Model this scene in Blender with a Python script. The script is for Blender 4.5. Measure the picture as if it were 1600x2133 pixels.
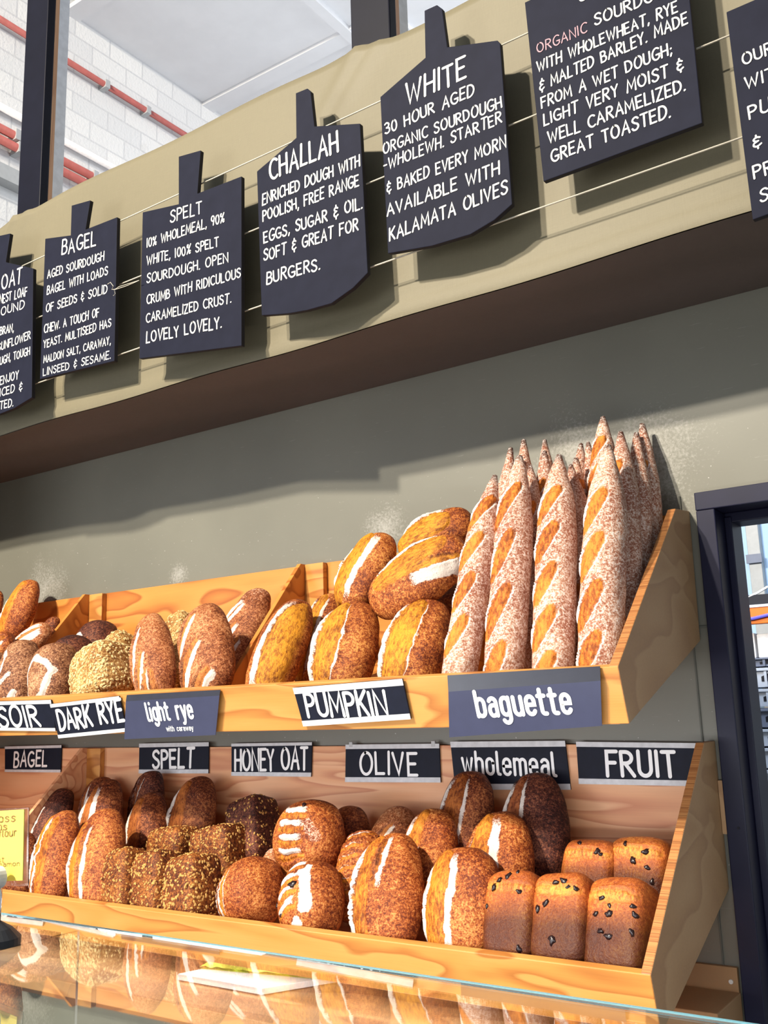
import bpy, math, random
import numpy as np

for o in list(bpy.data.objects):
    bpy.data.objects.remove(o)
SC = bpy.context.scene
COL = SC.collection
random.seed(7)

# ------------------------------------------------------------------ camera
PPX, PPY, FPX = 800.0, 1066.5, 2031.0
YAW, PITCH, ROLL = -0.600428, 0.2012755, 0.0311872
CAM = np.array([0.0, -1.9, 1.6])
_fw = np.array([math.sin(YAW) * math.cos(PITCH), math.cos(YAW) * math.cos(PITCH), math.sin(PITCH)])
_rt = np.array([math.cos(YAW), -math.sin(YAW), 0.0])
_dn = np.cross(_fw, _rt)
RM = np.array([_rt * math.cos(ROLL) + _dn * math.sin(ROLL), -_rt * math.sin(ROLL) + _dn * math.cos(ROLL), _fw])
cd = bpy.data.cameras.new('camera')
cam = bpy.data.objects.new('camera', cd)
COL.objects.link(cam)
from mathutils import Matrix, Vector
m = Matrix.Identity(4)
for i in range(3):
    m[i][0], m[i][1], m[i][2], m[i][3] = RM[0][i], -RM[1][i], -RM[2][i], CAM[i]
cam.matrix_world = m
cd.sensor_fit = 'VERTICAL'
cd.sensor_height = 36.0
cd.lens = FPX / 2133.0 * 36.0
cd.clip_start = 0.02
cd.clip_end = 60
SC.camera = cam

# ------------------------------------------------------------------ light, sky, exposure
W = bpy.data.worlds.new('world')
SC.world = W
W.use_nodes = True
W.node_tree.nodes['Background'].inputs[0].default_value = (0.83, 0.91, 1.0, 1)
W.node_tree.nodes['Background'].inputs[1].default_value = 0.28
SC.view_settings.view_transform = 'Standard'
SC.view_settings.look = 'None'
SC.view_settings.exposure = 0.55
SC.view_settings.gamma = 1.0
SC.view_settings.use_curve_mapping = False


def area(name, loc, target, size, power, color):
    l = bpy.data.lights.new(name, 'AREA')
    l.shape = 'DISK'
    l.size = size
    l.energy = power
    l.color = color
    o = bpy.data.objects.new(name, l)
    COL.objects.link(o)
    o.location = loc
    o.rotation_euler = (Vector(target) - Vector(loc)).to_track_quat('-Z', 'Y').to_euler()
    return o


# high-bay ceiling lamps on the shop side of the counter
area('ceiling_lamp', (-2.7, -4.9, 5.35), (-1.2, -0.2, 2.0), 0.2, 345, (1.0, 0.90, 0.74))
area('ceiling_lamp.001', (-2.2, -5.6, 5.35), (-1.2, -0.2, 2.0), 0.2, 225, (1.0, 0.90, 0.74))
# shop window at the customers' side, left of the camera
area('shop_window', (-4.6, -5.2, 1.6), (-1.2, 0.0, 1.5), 2.2, 62, (0.95, 0.97, 1.0))
# light strip inside the glass counter, under the rear edge of its top
_s = area('counter_strip_light', (-1.1, -1.24, 1.345), (-1.3, -0.3, 1.12), 1.0, 7.5, (0.97, 0.98, 1.0))
_s.data.shape = 'RECTANGLE'
_s.data.size, _s.data.size_y = 2.4, 0.03
# work light under the lower shelf, over the bench
_s = area('bench_light', (-1.55, -0.30, 1.112), (-1.55, -0.30, 1.0), 1.0, 1.25, (1.0, 0.95, 0.86))
_s.data.shape = 'RECTANGLE'
_s.data.size, _s.data.size_y = 1.9, 0.02
# skylight, store light and ceiling fill of the warehouse behind the partition
area('roof_light', (-0.6, 3.2, 5.2), (-3.6, 2.6, 4.6), 1.6, 56, (0.92, 0.96, 1.0))
area('store_light', (-1.2, 2.1, 2.85), (-1.2, 2.9, 1.4), 0.7, 16, (0.80, 0.90, 1.0))
area('ceiling_fill', (-2.0, 1.9, 3.2), (-2.6, 2.2, 5.4), 1.6, 19, (0.95, 0.97, 1.0))  # unseen lamp added below the ceiling, aimed up to brighten it


# ------------------------------------------------------------------ pixel helpers (camera ray meets a plane of the room)
def ray(px, py):
    return RM.T @ np.array([(px - PPX) / FPX, (py - PPY) / FPX, 1.0])


def onY(px, py, Y):
    d = ray(px, py)
    return CAM + d * (Y - CAM[1]) / d[1]


def onX(px, py, X):
    d = ray(px, py)
    return CAM + d * (X - CAM[0]) / d[0]


def onZ(px, py, Z):
    d = ray(px, py)
    return CAM + d * (Z - CAM[2]) / d[2]


def onP(px, py, p, n):
    d = ray(px, py)
    return CAM + d * (np.dot(np.array(p) - CAM, n) / np.dot(d, n))


def unit(v):
    v = np.array(v, float)
    return v / np.linalg.norm(v)


# ------------------------------------------------------------------ materials
def lin(c):
    return tuple(((x / 255.0) / 12.92 if x / 255.0 <= 0.04045 else ((x / 255.0 + 0.055) / 1.055) ** 2.4) for x in c) + (1.0,)


class NT:
    def __init__(s, name):
        s.m = bpy.data.materials.new(name)
        s.m.use_nodes = True
        s.t = s.m.node_tree
        s.b = s.t.nodes['Principled BSDF']

    def n(s, typ, **kw):
        x = s.t.nodes.new(typ)
        for k, v in kw.items():
            setattr(x, k, v)
        return x

    def l(s, a, b):
        s.t.links.new(a, b)

    def set(s, node, i, v):
        if hasattr(v, 'is_output') or isinstance(v, bpy.types.NodeSocket):
            s.l(v, node.inputs[i])
        else:
            node.inputs[i].default_value = v

    def math(s, op, a, b=0.0, clamp=False):
        x = s.n('ShaderNodeMath', operation=op)
        x.use_clamp = clamp
        s.set(x, 0, a)
        s.set(x, 1, b)
        return x.outputs[0]

    def mix(s, f, a, b, typ='MIX'):
        x = s.n('ShaderNodeMixRGB', blend_type=typ)
        s.set(x, 0, f)
        s.set(x, 1, a)
        s.set(x, 2, b)
        return x.outputs[0]

    def noise(s, vec, scale, detail=4, rough=0.55, dist=0.0):
        x = s.n('ShaderNodeTexNoise')
        if vec is not None:
            s.l(vec, x.inputs['Vector'])
        x.inputs['Scale'].default_value = scale
        x.inputs['Detail'].default_value = detail
        x.inputs['Roughness'].default_value = rough
        x.inputs['Distortion'].default_value = dist
        return x.outputs[0]

    def ramp(s, f, stops):
        x = s.n('ShaderNodeValToRGB')
        e = x.color_ramp.elements
        while len(e) < len(stops):
            e.new(0.5)
        for i, (p, c) in enumerate(stops):
            e[i].position = p
            e[i].color = c
        s.l(f, x.inputs[0])
        return x.outputs[0]

    def coords(s, scale=(1, 1, 1), out='Object'):
        c = s.n('ShaderNodeTexCoord')
        mp = s.n('ShaderNodeMapping')
        mp.inputs['Scale'].default_value = scale
        s.l(c.outputs[out], mp.inputs[0])
        return mp.outputs[0]

    def bump(s, h, strength, dist=0.002):
        x = s.n('ShaderNodeBump')
        x.inputs['Strength'].default_value = strength
        x.inputs['Distance'].default_value = dist
        s.l(h, x.inputs['Height'])
        s.l(x.outputs[0], s.b.inputs['Normal'])

    def done(s, col=None, rough=0.6, spec=0.3):
        if col is not None:
            s.set(s.b, 'Base Color', col)
        s.set(s.b, 'Roughness', rough)
        s.b.inputs['Specular IOR Level'].default_value = spec
        return s.m


def plain(name, c, rough=0.6, spec=0.3, var=0.06, scale=30, bump=0.0):
    t = NT(name)
    v = t.coords()
    n = t.noise(v, scale)
    a = tuple(x * (1 - var) for x in lin(c)[:3]) + (1,)
    b = tuple(min(1, x * (1 + var)) for x in lin(c)[:3]) + (1,)
    col = t.ramp(n, [(0.3, a), (0.7, b)])
    if bump:
        t.bump(n, bump)
    return t.done(col, rough, spec)


def plywood(name, c1, c2, c3, sc=(1.0, 4.0, 4.0), freq=9.0, rough=0.42, offs=0.0):
    t = NT(name)
    v = t.coords(sc)
    n = t.noise(v, 1.7 + offs, 2, 0.45, 0.35)
    r = t.math('MULTIPLY', n, freq)
    fr = t.math('FRACT', r)
    col = t.ramp(fr, [(0.0, lin(c1)), (0.5, lin(c2)), (0.84, lin(c3)), (0.93, lin(c1))])
    g = t.coords((sc[0] * 3, sc[1] * 30, sc[2] * 30))
    fine = t.noise(g, 3.0, 5, 0.65)
    col = t.mix(0.22, col, t.ramp(fine, [(0.3, lin(tuple(x * 0.82 for x in c1))), (0.7, lin(c1))]))
    big = t.noise(t.coords(), 3.0, 2)
    col = t.mix(t.math('MULTIPLY', big, 0.16), col, lin(c3))
    # dark knots and stains of the board
    st = t.noise(t.coords(), 14.0, 5, 0.7)
    col = t.mix(t.math('MULTIPLY', t.math('GREATER_THAN', st, 0.73), 0.35), col, lin(tuple(x * 0.55 for x in c3)))
    t.bump(fine, 0.12, 0.001)
    return t.done(col, rough, 0.4)


def crust(name, dark, mid, light, score, dust=0.0, speck=1.0, rough=0.58, flour=(222, 214, 205)):
    t = NT(name)
    v = t.coords()
    oi = t.n('ShaderNodeObjectInfo')
    add = t.n('ShaderNodeVectorMath', operation='ADD')
    t.l(v, add.inputs[0])
    sc = t.n('ShaderNodeVectorMath', operation='SCALE')
    sc.inputs[0].default_value = (3.1, 1.7, 2.3)
    t.l(oi.outputs['Random'], sc.inputs['Scale'])
    t.l(sc.outputs[0], add.inputs[1])
    v = add.outputs[0]
    big = t.noise(v, 14, 2, 0.5)
    med = t.noise(v, 150, 4, 0.7)
    fin = t.noise(v, 330, 3, 0.7)
    f = t.math('ADD', t.math('MULTIPLY', big, 0.34), t.math('MULTIPLY', t.math('ADD', med, fin), 0.6 * speck))
    f = t.math('SUBTRACT', f, 0.6 * speck - 0.315)
    col = t.ramp(f, [(0.38, lin(dark)), (0.5, lin(mid)), (0.64, lin(light))])
    at = t.n('ShaderNodeAttribute', attribute_name='mask')
    sep = t.n('ShaderNodeSeparateColor')
    t.l(at.outputs['Color'], sep.inputs[0])
    R, G, B = sep.outputs[0], sep.outputs[1], sep.outputs[2]
    s2 = tuple(x * 0.62 for x in score)
    s3 = tuple(min(255, x * 1.16) for x in score)
    mp2 = t.n('ShaderNodeMapping')
    mp2.inputs['Scale'].default_value = (1.0, 0.4, 1.0)
    t.l(v, mp2.inputs[0])
    stk = t.noise(mp2.outputs[0], 170, 4, 0.7, 0.4)
    g = t.math('ADD', t.math('MULTIPLY', stk, 0.75), t.math('ADD', t.math('MULTIPLY', big, 0.35), t.math('MULTIPLY', fin, 0.2)))
    sco = t.ramp(g, [(0.46, lin((s2[0] * 0.8, s2[1] * 0.62, s2[2] * 0.6))), (0.58, lin((s2[0] * 1.25, s2[1] * 1.08, s2[2]))), (0.68, lin(score)), (0.82, lin(s3))])
    col = t.mix(G, col, sco)
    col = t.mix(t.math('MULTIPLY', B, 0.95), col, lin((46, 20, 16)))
    fl = t.math('ADD', t.math('MULTIPLY', R, 0.82), t.math('MULTIPLY', t.math('SUBTRACT', 1.0, G), dust))
    nn = t.math('ADD', t.math('MULTIPLY', fin, 0.75), t.math('MULTIPLY', med, 0.45))
    fm = t.math('MULTIPLY', t.math('SUBTRACT', t.math('ADD', fl, t.math('MULTIPLY', nn, 1.2)), 1.25), 3.6, True)
    col = t.mix(t.math('MULTIPLY', fm, 0.9), col, lin(flour))
    h = t.math('ADD', t.math('MULTIPLY', med, 0.7), t.math('MULTIPLY', fin, 0.35))
    t.bump(h, 0.7, 0.004)
    rr = t.math('ADD', t.math('MULTIPLY', fm, 0.3), rough, True)
    return t.done(col, rr, 0.28)


M = {}
M['wall'] = None


def wall_paint(name, c, flour):
    t = NT(name)
    v = t.coords()
    n = t.noise(v, 2.2, 3)
    col = t.ramp(n, [(0.3, lin(tuple(x * 0.95 for x in c))), (0.7, lin(tuple(x * 1.04 for x in c)))])
    # flour dust caught on the paint: patches above the bread
    sep = t.n('ShaderNodeSeparateXYZ')
    t.l(v, sep.inputs[0])
    tot = None
    for (fx, fz, r) in flour:
        dx = t.math('SUBTRACT', sep.outputs[0], fx)
        dz = t.math('SUBTRACT', sep.outputs[2], fz)
        d = t.math('SQRT', t.math('ADD', t.math('MULTIPLY', dx, dx), t.math('MULTIPLY', dz, dz)))
        k = t.math('SUBTRACT', 1.0, t.math('DIVIDE', d, r), True)
        tot = k if tot is None else t.math('MAXIMUM', tot, k)
    sm = t.noise(v, 9, 5, 0.65)
    fi = t.noise(v, 160, 4, 0.7)
    dust = t.math('MULTIPLY', t.math('MULTIPLY', t.math('SUBTRACT', t.math('ADD', t.math('MULTIPLY', tot, 0.75), t.math('ADD', t.math('MULTIPLY', fi, 1.1), t.math('MULTIPLY', sm, 0.6))), 1.28), 2.6, True), 0.36)
    dust0 = t.math('MULTIPLY', t.math('MULTIPLY', tot, t.math('SUBTRACT', t.math('ADD', sm, t.math('MULTIPLY', fi, 0.8)), 0.52, True)), 1.9, True)
    spk = t.math('MULTIPLY', t.math('GREATER_THAN', t.noise(v, 130, 2, 0.5), 0.735), 0.55)
    spk = t.math('MULTIPLY', spk, t.math('LESS_THAN', sep.outputs[2], 2.15))
    sc = t.noise(t.coords((5, 5, 90)), 4, 3, 0.6)
    smear = t.math('MULTIPLY', t.math('GREATER_THAN', sc, 0.68), 0.12)
    col = t.mix(t.math('MAXIMUM', t.math('MAXIMUM', dust, spk), smear), col, lin((214, 212, 208)))
    t.bump(fi, 0.06, 0.001)
    return t.done(col, 0.42, 0.4)


M['wall'] = wall_paint('olive_wall_paint', (112, 111, 101), [(-2.60, 2.00, 0.22), (-0.64, 2.08, 0.24), (-0.80, 2.10, 0.24), (-1.30, 2.03, 0.14), (-2.0, 1.99, 0.08)])
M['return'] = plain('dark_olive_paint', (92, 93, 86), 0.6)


def fabric(name, c):
    t = NT(name)
    v = t.coords()
    w1 = t.noise(t.coords((1, 1, 26)), 40, 3, 0.6)
    w2 = t.noise(t.coords((26, 1, 1)), 40, 3, 0.6)
    b = t.noise(v, 2.5, 3)
    f = t.math('ADD', t.math('MULTIPLY', t.math('ADD', w1, w2), 0.3), t.math('MULTIPLY', b, 0.4))
    col = t.ramp(f, [(0.3, lin(tuple(x * 0.93 for x in c))), (0.7, lin(tuple(x * 1.05 for x in c)))])
    t.bump(t.math('ADD', w1, w2), 0.15, 0.001)
    return t.done(col, 0.55, 0.3)


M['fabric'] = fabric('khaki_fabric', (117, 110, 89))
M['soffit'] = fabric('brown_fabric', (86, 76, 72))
M['board'] = plain('chalkboard_paint', (30, 32, 46), 0.6, 0.06, 0.10, 25, 0.1)
M['board_edge'] = plain('black_board_edge', (24, 24, 34), 0.6)
M['chalk'] = plain('white_marker', (238, 238, 232), 0.7, 0.2, 0.05, 200)
M['pink_chalk'] = plain('faded_marker', (176, 142, 152), 0.7, 0.2, 0.25, 300)
M['sign_black'] = plain('sign_black', (18, 22, 38), 0.6, 0.2, 0.2, 40)
M['sign_tape'] = plain('white_tape', (206, 208, 212), 0.5, 0.3, 0.12, 60)
M['sign_print'] = plain('printed_navy_card', (58, 62, 88), 0.25, 0.6, 0.05)
M['sign_print_dark'] = plain('printed_dark_card', (40, 42, 54), 0.3, 0.5, 0.1)
M['print_white'] = plain('printed_white', (244, 245, 246), 0.4, 0.3, 0.0)
M['wire'] = plain('string', (196, 190, 176), 0.6)
M['post'] = plain('blue_black_paint', (17, 18, 31), 0.5, 0.1, 0.15, 14)
M['raw'] = plywood('raw_pine', (206, 158, 118), (196, 144, 104), (176, 122, 86), (30, 30, 1.0), 5)
M['whitewood'] = plain('white_flaky_paint', (222, 224, 230), 0.6, 0.3, 0.1, 40)
M['frame'] = plain('navy_frame_paint', (28, 29, 52), 0.4, 0.25, 0.14, 12)
M['ply'] = plywood('orange_plywood', (214, 144, 70), (204, 130, 58), (150, 76, 26))
M['ply2'] = plywood('lip_plywood', (212, 152, 82), (204, 140, 68), (160, 94, 40), (1.0, 5, 5), 7, 0.38, 0.4)
M['ply_low'] = plywood('reddish_plywood', (234, 180, 136), (226, 164, 118), (192, 118, 80), (0.8, 6, 6), 8, 0.5, 0.2)
M['ply_side'] = plywood('tan_plywood', (186, 150, 110), (176, 138, 98), (164, 126, 90), (4.0, 1.6, 3.0), 6, 0.5, 0.3)
M['edge'] = plywood('ply_edge', (196, 138, 84), (168, 108, 62), (128, 76, 44), (0.5, 60, 60), 6)
M['backboard'] = plain('kraft_board', (152, 118, 82), 0.6, 0.3, 0.08, 8)
M['bench'] = plywood('bench_plywood', (186, 146, 104), (176, 134, 92), (150, 106, 70), (1.0, 4, 4), 6, 0.5)
M['yellow_card'] = plain('yellow_card', (238, 218, 104), 0.6, 0.3, 0.02)
M['brown_ink'] = plain('brown_ink', (142, 104, 62), 0.7)
M['pipe'] = plain('red_pipe', (160, 90, 88), 0.45, 0.4, 0.1)
M['steel'] = plain('grey_steel', (168, 170, 172), 0.4, 0.5)
M['orange'] = plain('orange_beam', (226, 112, 26), 0.4, 0.4)
M['blue_cable'] = plain('blue_cable', (96, 92, 220), 0.4)
M['store_blue'] = plain('pale_blue_wall', (176, 206, 238), 0.6, 0.3, 0.03, 3)
M['crate'] = plain('grey_crate', (188, 196, 212), 0.45, 0.4, 0.06)
M['crate_dark'] = plain('dark_grey_crate', (112, 120, 142), 0.45, 0.4, 0.06)
M['floor'] = plain('concrete_floor', (120, 118, 114), 0.7)
M['paper'] = plain('white_paper', (240, 238, 240), 0.6)
M['bag'] = plain('yellow_bag', (222, 226, 96), 0.35, 0.5, 0.1, 20, 0.3)
M['raisin'] = plain('raisin', (34, 20, 22), 0.3, 0.5, 0.3, 120)
M['oat'] = plain('oat_flake', (194, 148, 82), 0.6, 0.3, 0.25, 60)
M['pale_oat'] = plain('pale_oat', (222, 196, 140), 0.6, 0.3, 0.25, 60)
M['dark_foot'] = plain('dark_plastic', (42, 44, 50), 0.35, 0.5)
M['screw'] = plain('bright_screw', (214, 210, 202), 0.3, 0.6)
M['string_shadow'] = M['wire']


def glass_mat(name, tint, rough=0.0):
    t = NT(name)
    t.b.inputs['Base Color'].default_value = tint
    t.b.inputs['Transmission Weight'].default_value = 1.0
    t.b.inputs['IOR'].default_value = 1.52
    t.b.inputs['Roughness'].default_value = rough
    n = t.noise(t.coords(), 3.0)
    t.b.inputs['Specular IOR Level'].default_value = 0.5
    return t.m


M['glass'] = glass_mat('counter_glass', (0.96, 1.0, 0.985, 1))
M['glass_edge'] = glass_mat('glass_edge_glow_tint', (0.35, 0.78, 0.95, 1), 0.3)  # cyan glow of the strip light put into the edge colour
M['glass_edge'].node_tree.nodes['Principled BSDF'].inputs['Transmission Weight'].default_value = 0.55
M['clear'] = glass_mat('clear_plastic', (0.98, 0.98, 0.98, 1), 0.05)


def blockwork():
    t = NT('white_blockwork')
    v = t.coords()
    sep = t.n('ShaderNodeSeparateXYZ')
    t.l(v, sep.inputs[0])
    cmb = t.n('ShaderNodeCombineXYZ')
    t.l(sep.outputs[1], cmb.inputs[0])
    t.l(sep.outputs[2], cmb.inputs[1])
    br = t.n('ShaderNodeTexBrick')
    t.l(cmb.outputs[0], br.inputs['Vector'])
    br.inputs['Scale'].default_value = 1.0
    br.inputs['Brick Width'].default_value = 0.24
    br.inputs['Row Height'].default_value = 0.115
    br.inputs['Mortar Size'].default_value = 0.005
    br.inputs['Color1'].default_value = lin((226, 225, 224))
    br.inputs['Color2'].default_value = lin((214, 214, 215))
    br.inputs['Mortar'].default_value = lin((203, 203, 205))
    n = t.noise(v, 3, 5, 0.65)
    col = t.mix(t.math('MULTIPLY', t.math('GREATER_THAN', n, 0.66), 0.12), br.outputs[0], lin((170, 165, 160)))
    t.bump(t.math('SUBTRACT', t.noise(v, 60), t.math('MULTIPLY', br.outputs['Fac'], 1.6)), 0.5, 0.006)
    return t.done(col, 0.7, 0.2)


M['block'] = blockwork()
M['ceiling'] = plain('white_concrete', (226, 227, 230), 0.8, 0.2, 0.03, 6, 0.25)


# ------------------------------------------------------------------ object helpers
def link(name, me, parent=None, loc=None):
    o = bpy.data.objects.new(name, me)
    COL.objects.link(o)
    if parent is not None:
        o.parent = parent
    if loc is not None:
        o.location = tuple(loc)
    return o


def tag(o, label=None, cat=None, group=None, kind=None):
    if label:
        o['label'] = label
    if cat:
        o['category'] = cat
    if group:
        o['group'] = group
    if kind:
        o['kind'] = kind
    return o


def empty(name, loc, label, cat, group=None):
    o = bpy.data.objects.new(name, None)
    o.empty_display_size = 0.05
    COL.objects.link(o)
    o.location = tuple(loc)
    return tag(o, label, cat, group)


class MB:
    """collects world-space polygons and links them as one mesh"""

    def __init__(s):
        s.v, s.f, s.mi = [], [], []

    def add(s, vs, fs, mi=0):
        b = len(s.v)
        s.v += [tuple(float(c) for c in p) for p in vs]
        s.f += [tuple(i + b for i in f) for f in fs]
        s.mi += [mi] * len(fs)

    def box(s, x0, x1, y0, y1, z0, z1, mi=0):
        vs = [(x, y, z) for x in (x0, x1) for y in (y0, y1) for z in (z0, z1)]
        s.add(vs, [(0, 1, 3, 2), (4, 6, 7, 5), (0, 4, 5, 1), (2, 3, 7, 6), (0, 2, 6, 4), (1, 5, 7, 3)], mi)

    def prism(s, pts, d, mi=0, mi_side=None):
        """pts: planar polygon, extruded by vector d"""
        n = len(pts)
        a = [np.array(p, float) for p in pts]
        nrm = sum((np.cross(a[i] - a[0], a[(i + 1) % n] - a[0]) for i in range(1, n)), np.zeros(3))
        d = np.array(d, float)
        if np.dot(nrm, d) > 0:
            a = a[::-1]
        vs = a + [p + d for p in a]
        b = len(s.v)
        s.add(vs, [tuple(range(n)), tuple(range(2 * n - 1, n - 1, -1))], mi)
        s.add([], [], mi)
        s.f += [(b + i, b + i + n, b + (i + 1) % n + n, b + (i + 1) % n) for i in range(n)]
        s.mi += [mi if mi_side is None else mi_side] * n

    def tube(s, pts, r, k=10, mi=0):
        pts = [np.array(p, float) for p in pts]
        rings = []
        for i, p in enumerate(pts):
            d = unit(pts[min(i + 1, len(pts) - 1)] - pts[max(i - 1, 0)])
            u = unit(np.cross(d, (0, 0, 1) if abs(d[2]) < 0.9 else (1, 0, 0)))
            w = np.cross(d, u)
            rr = r[i] if hasattr(r, '__len__') else r
            rings.append([p + rr * (math.cos(2 * math.pi * j / k) * u + math.sin(2 * math.pi * j / k) * w) for j in range(k)])
        vs = [q for rg in rings for q in rg]
        fs = [(i * k + j, i * k + (j + 1) % k, (i + 1) * k + (j + 1) % k, (i + 1) * k + j) for i in range(len(pts) - 1) for j in range(k)]
        fs += [tuple(range(k - 1, -1, -1)), tuple(range((len(pts) - 1) * k, len(pts) * k))]
        s.add(vs, fs, mi)

    def build(s, name, mats, parent=None, origin=None, bevel=0.0, smooth=False):
        if not isinstance(mats, (list, tuple)):
            mats = [mats]
        if origin is None:
            if parent is not None:
                origin = np.array(parent.location)
            else:
                a = np.array(s.v)
                origin = np.array([(a[:, 0].min() + a[:, 0].max()) / 2, (a[:, 1].min() + a[:, 1].max()) / 2, a[:, 2].min()])
        origin = np.array(origin)
        me = bpy.data.meshes.new(name)
        me.from_pydata([tuple(np.array(p) - origin) for p in s.v], [], s.f)
        for mt in mats:
            me.materials.append(mt)
        me.polygons.foreach_set('material_index', s.mi)
        if smooth:
            me.polygons.foreach_set('use_smooth', [True] * len(s.f))
        me.update()
        o = link(name, me, parent, (0, 0, 0) if parent is not None else origin)
        if bevel:
            bv = o.modifiers.new('bevel', 'BEVEL')
            bv.width = bevel
            bv.segments = 2
            bv.limit_method = 'ANGLE'
            bv.angle_limit = 0.7
        return o


def struct(o):
    o['kind'] = 'structure'
    return o


# ------------------------------------------------------------------ stroke lettering
def arc(cx, cy, rx, ry, a0, a1, n=12):
    return [(cx + rx * math.cos(math.radians(a0 + (a1 - a0) * i / n)), cy + ry * math.sin(math.radians(a0 + (a1 - a0) * i / n))) for i in range(n + 1)]


def smooth_pts(p, n=5):
    out = []
    for i in range(len(p) - 1):
        p0, p1, p2, p3 = p[max(i - 1, 0)], p[i], p[i + 1], p[min(i + 2, len(p) - 1)]
        for k in range(n):
            t = k / n
            out.append(tuple(0.5 * ((2 * p1[c]) + (-p0[c] + p2[c]) * t + (2 * p0[c] - 5 * p1[c] + 4 * p2[c] - p3[c]) * t * t + (-p0[c] + 3 * p1[c] - 3 * p2[c] + p3[c]) * t ** 3) for c in (0, 1)))
    return out + [p[-1]]


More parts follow.
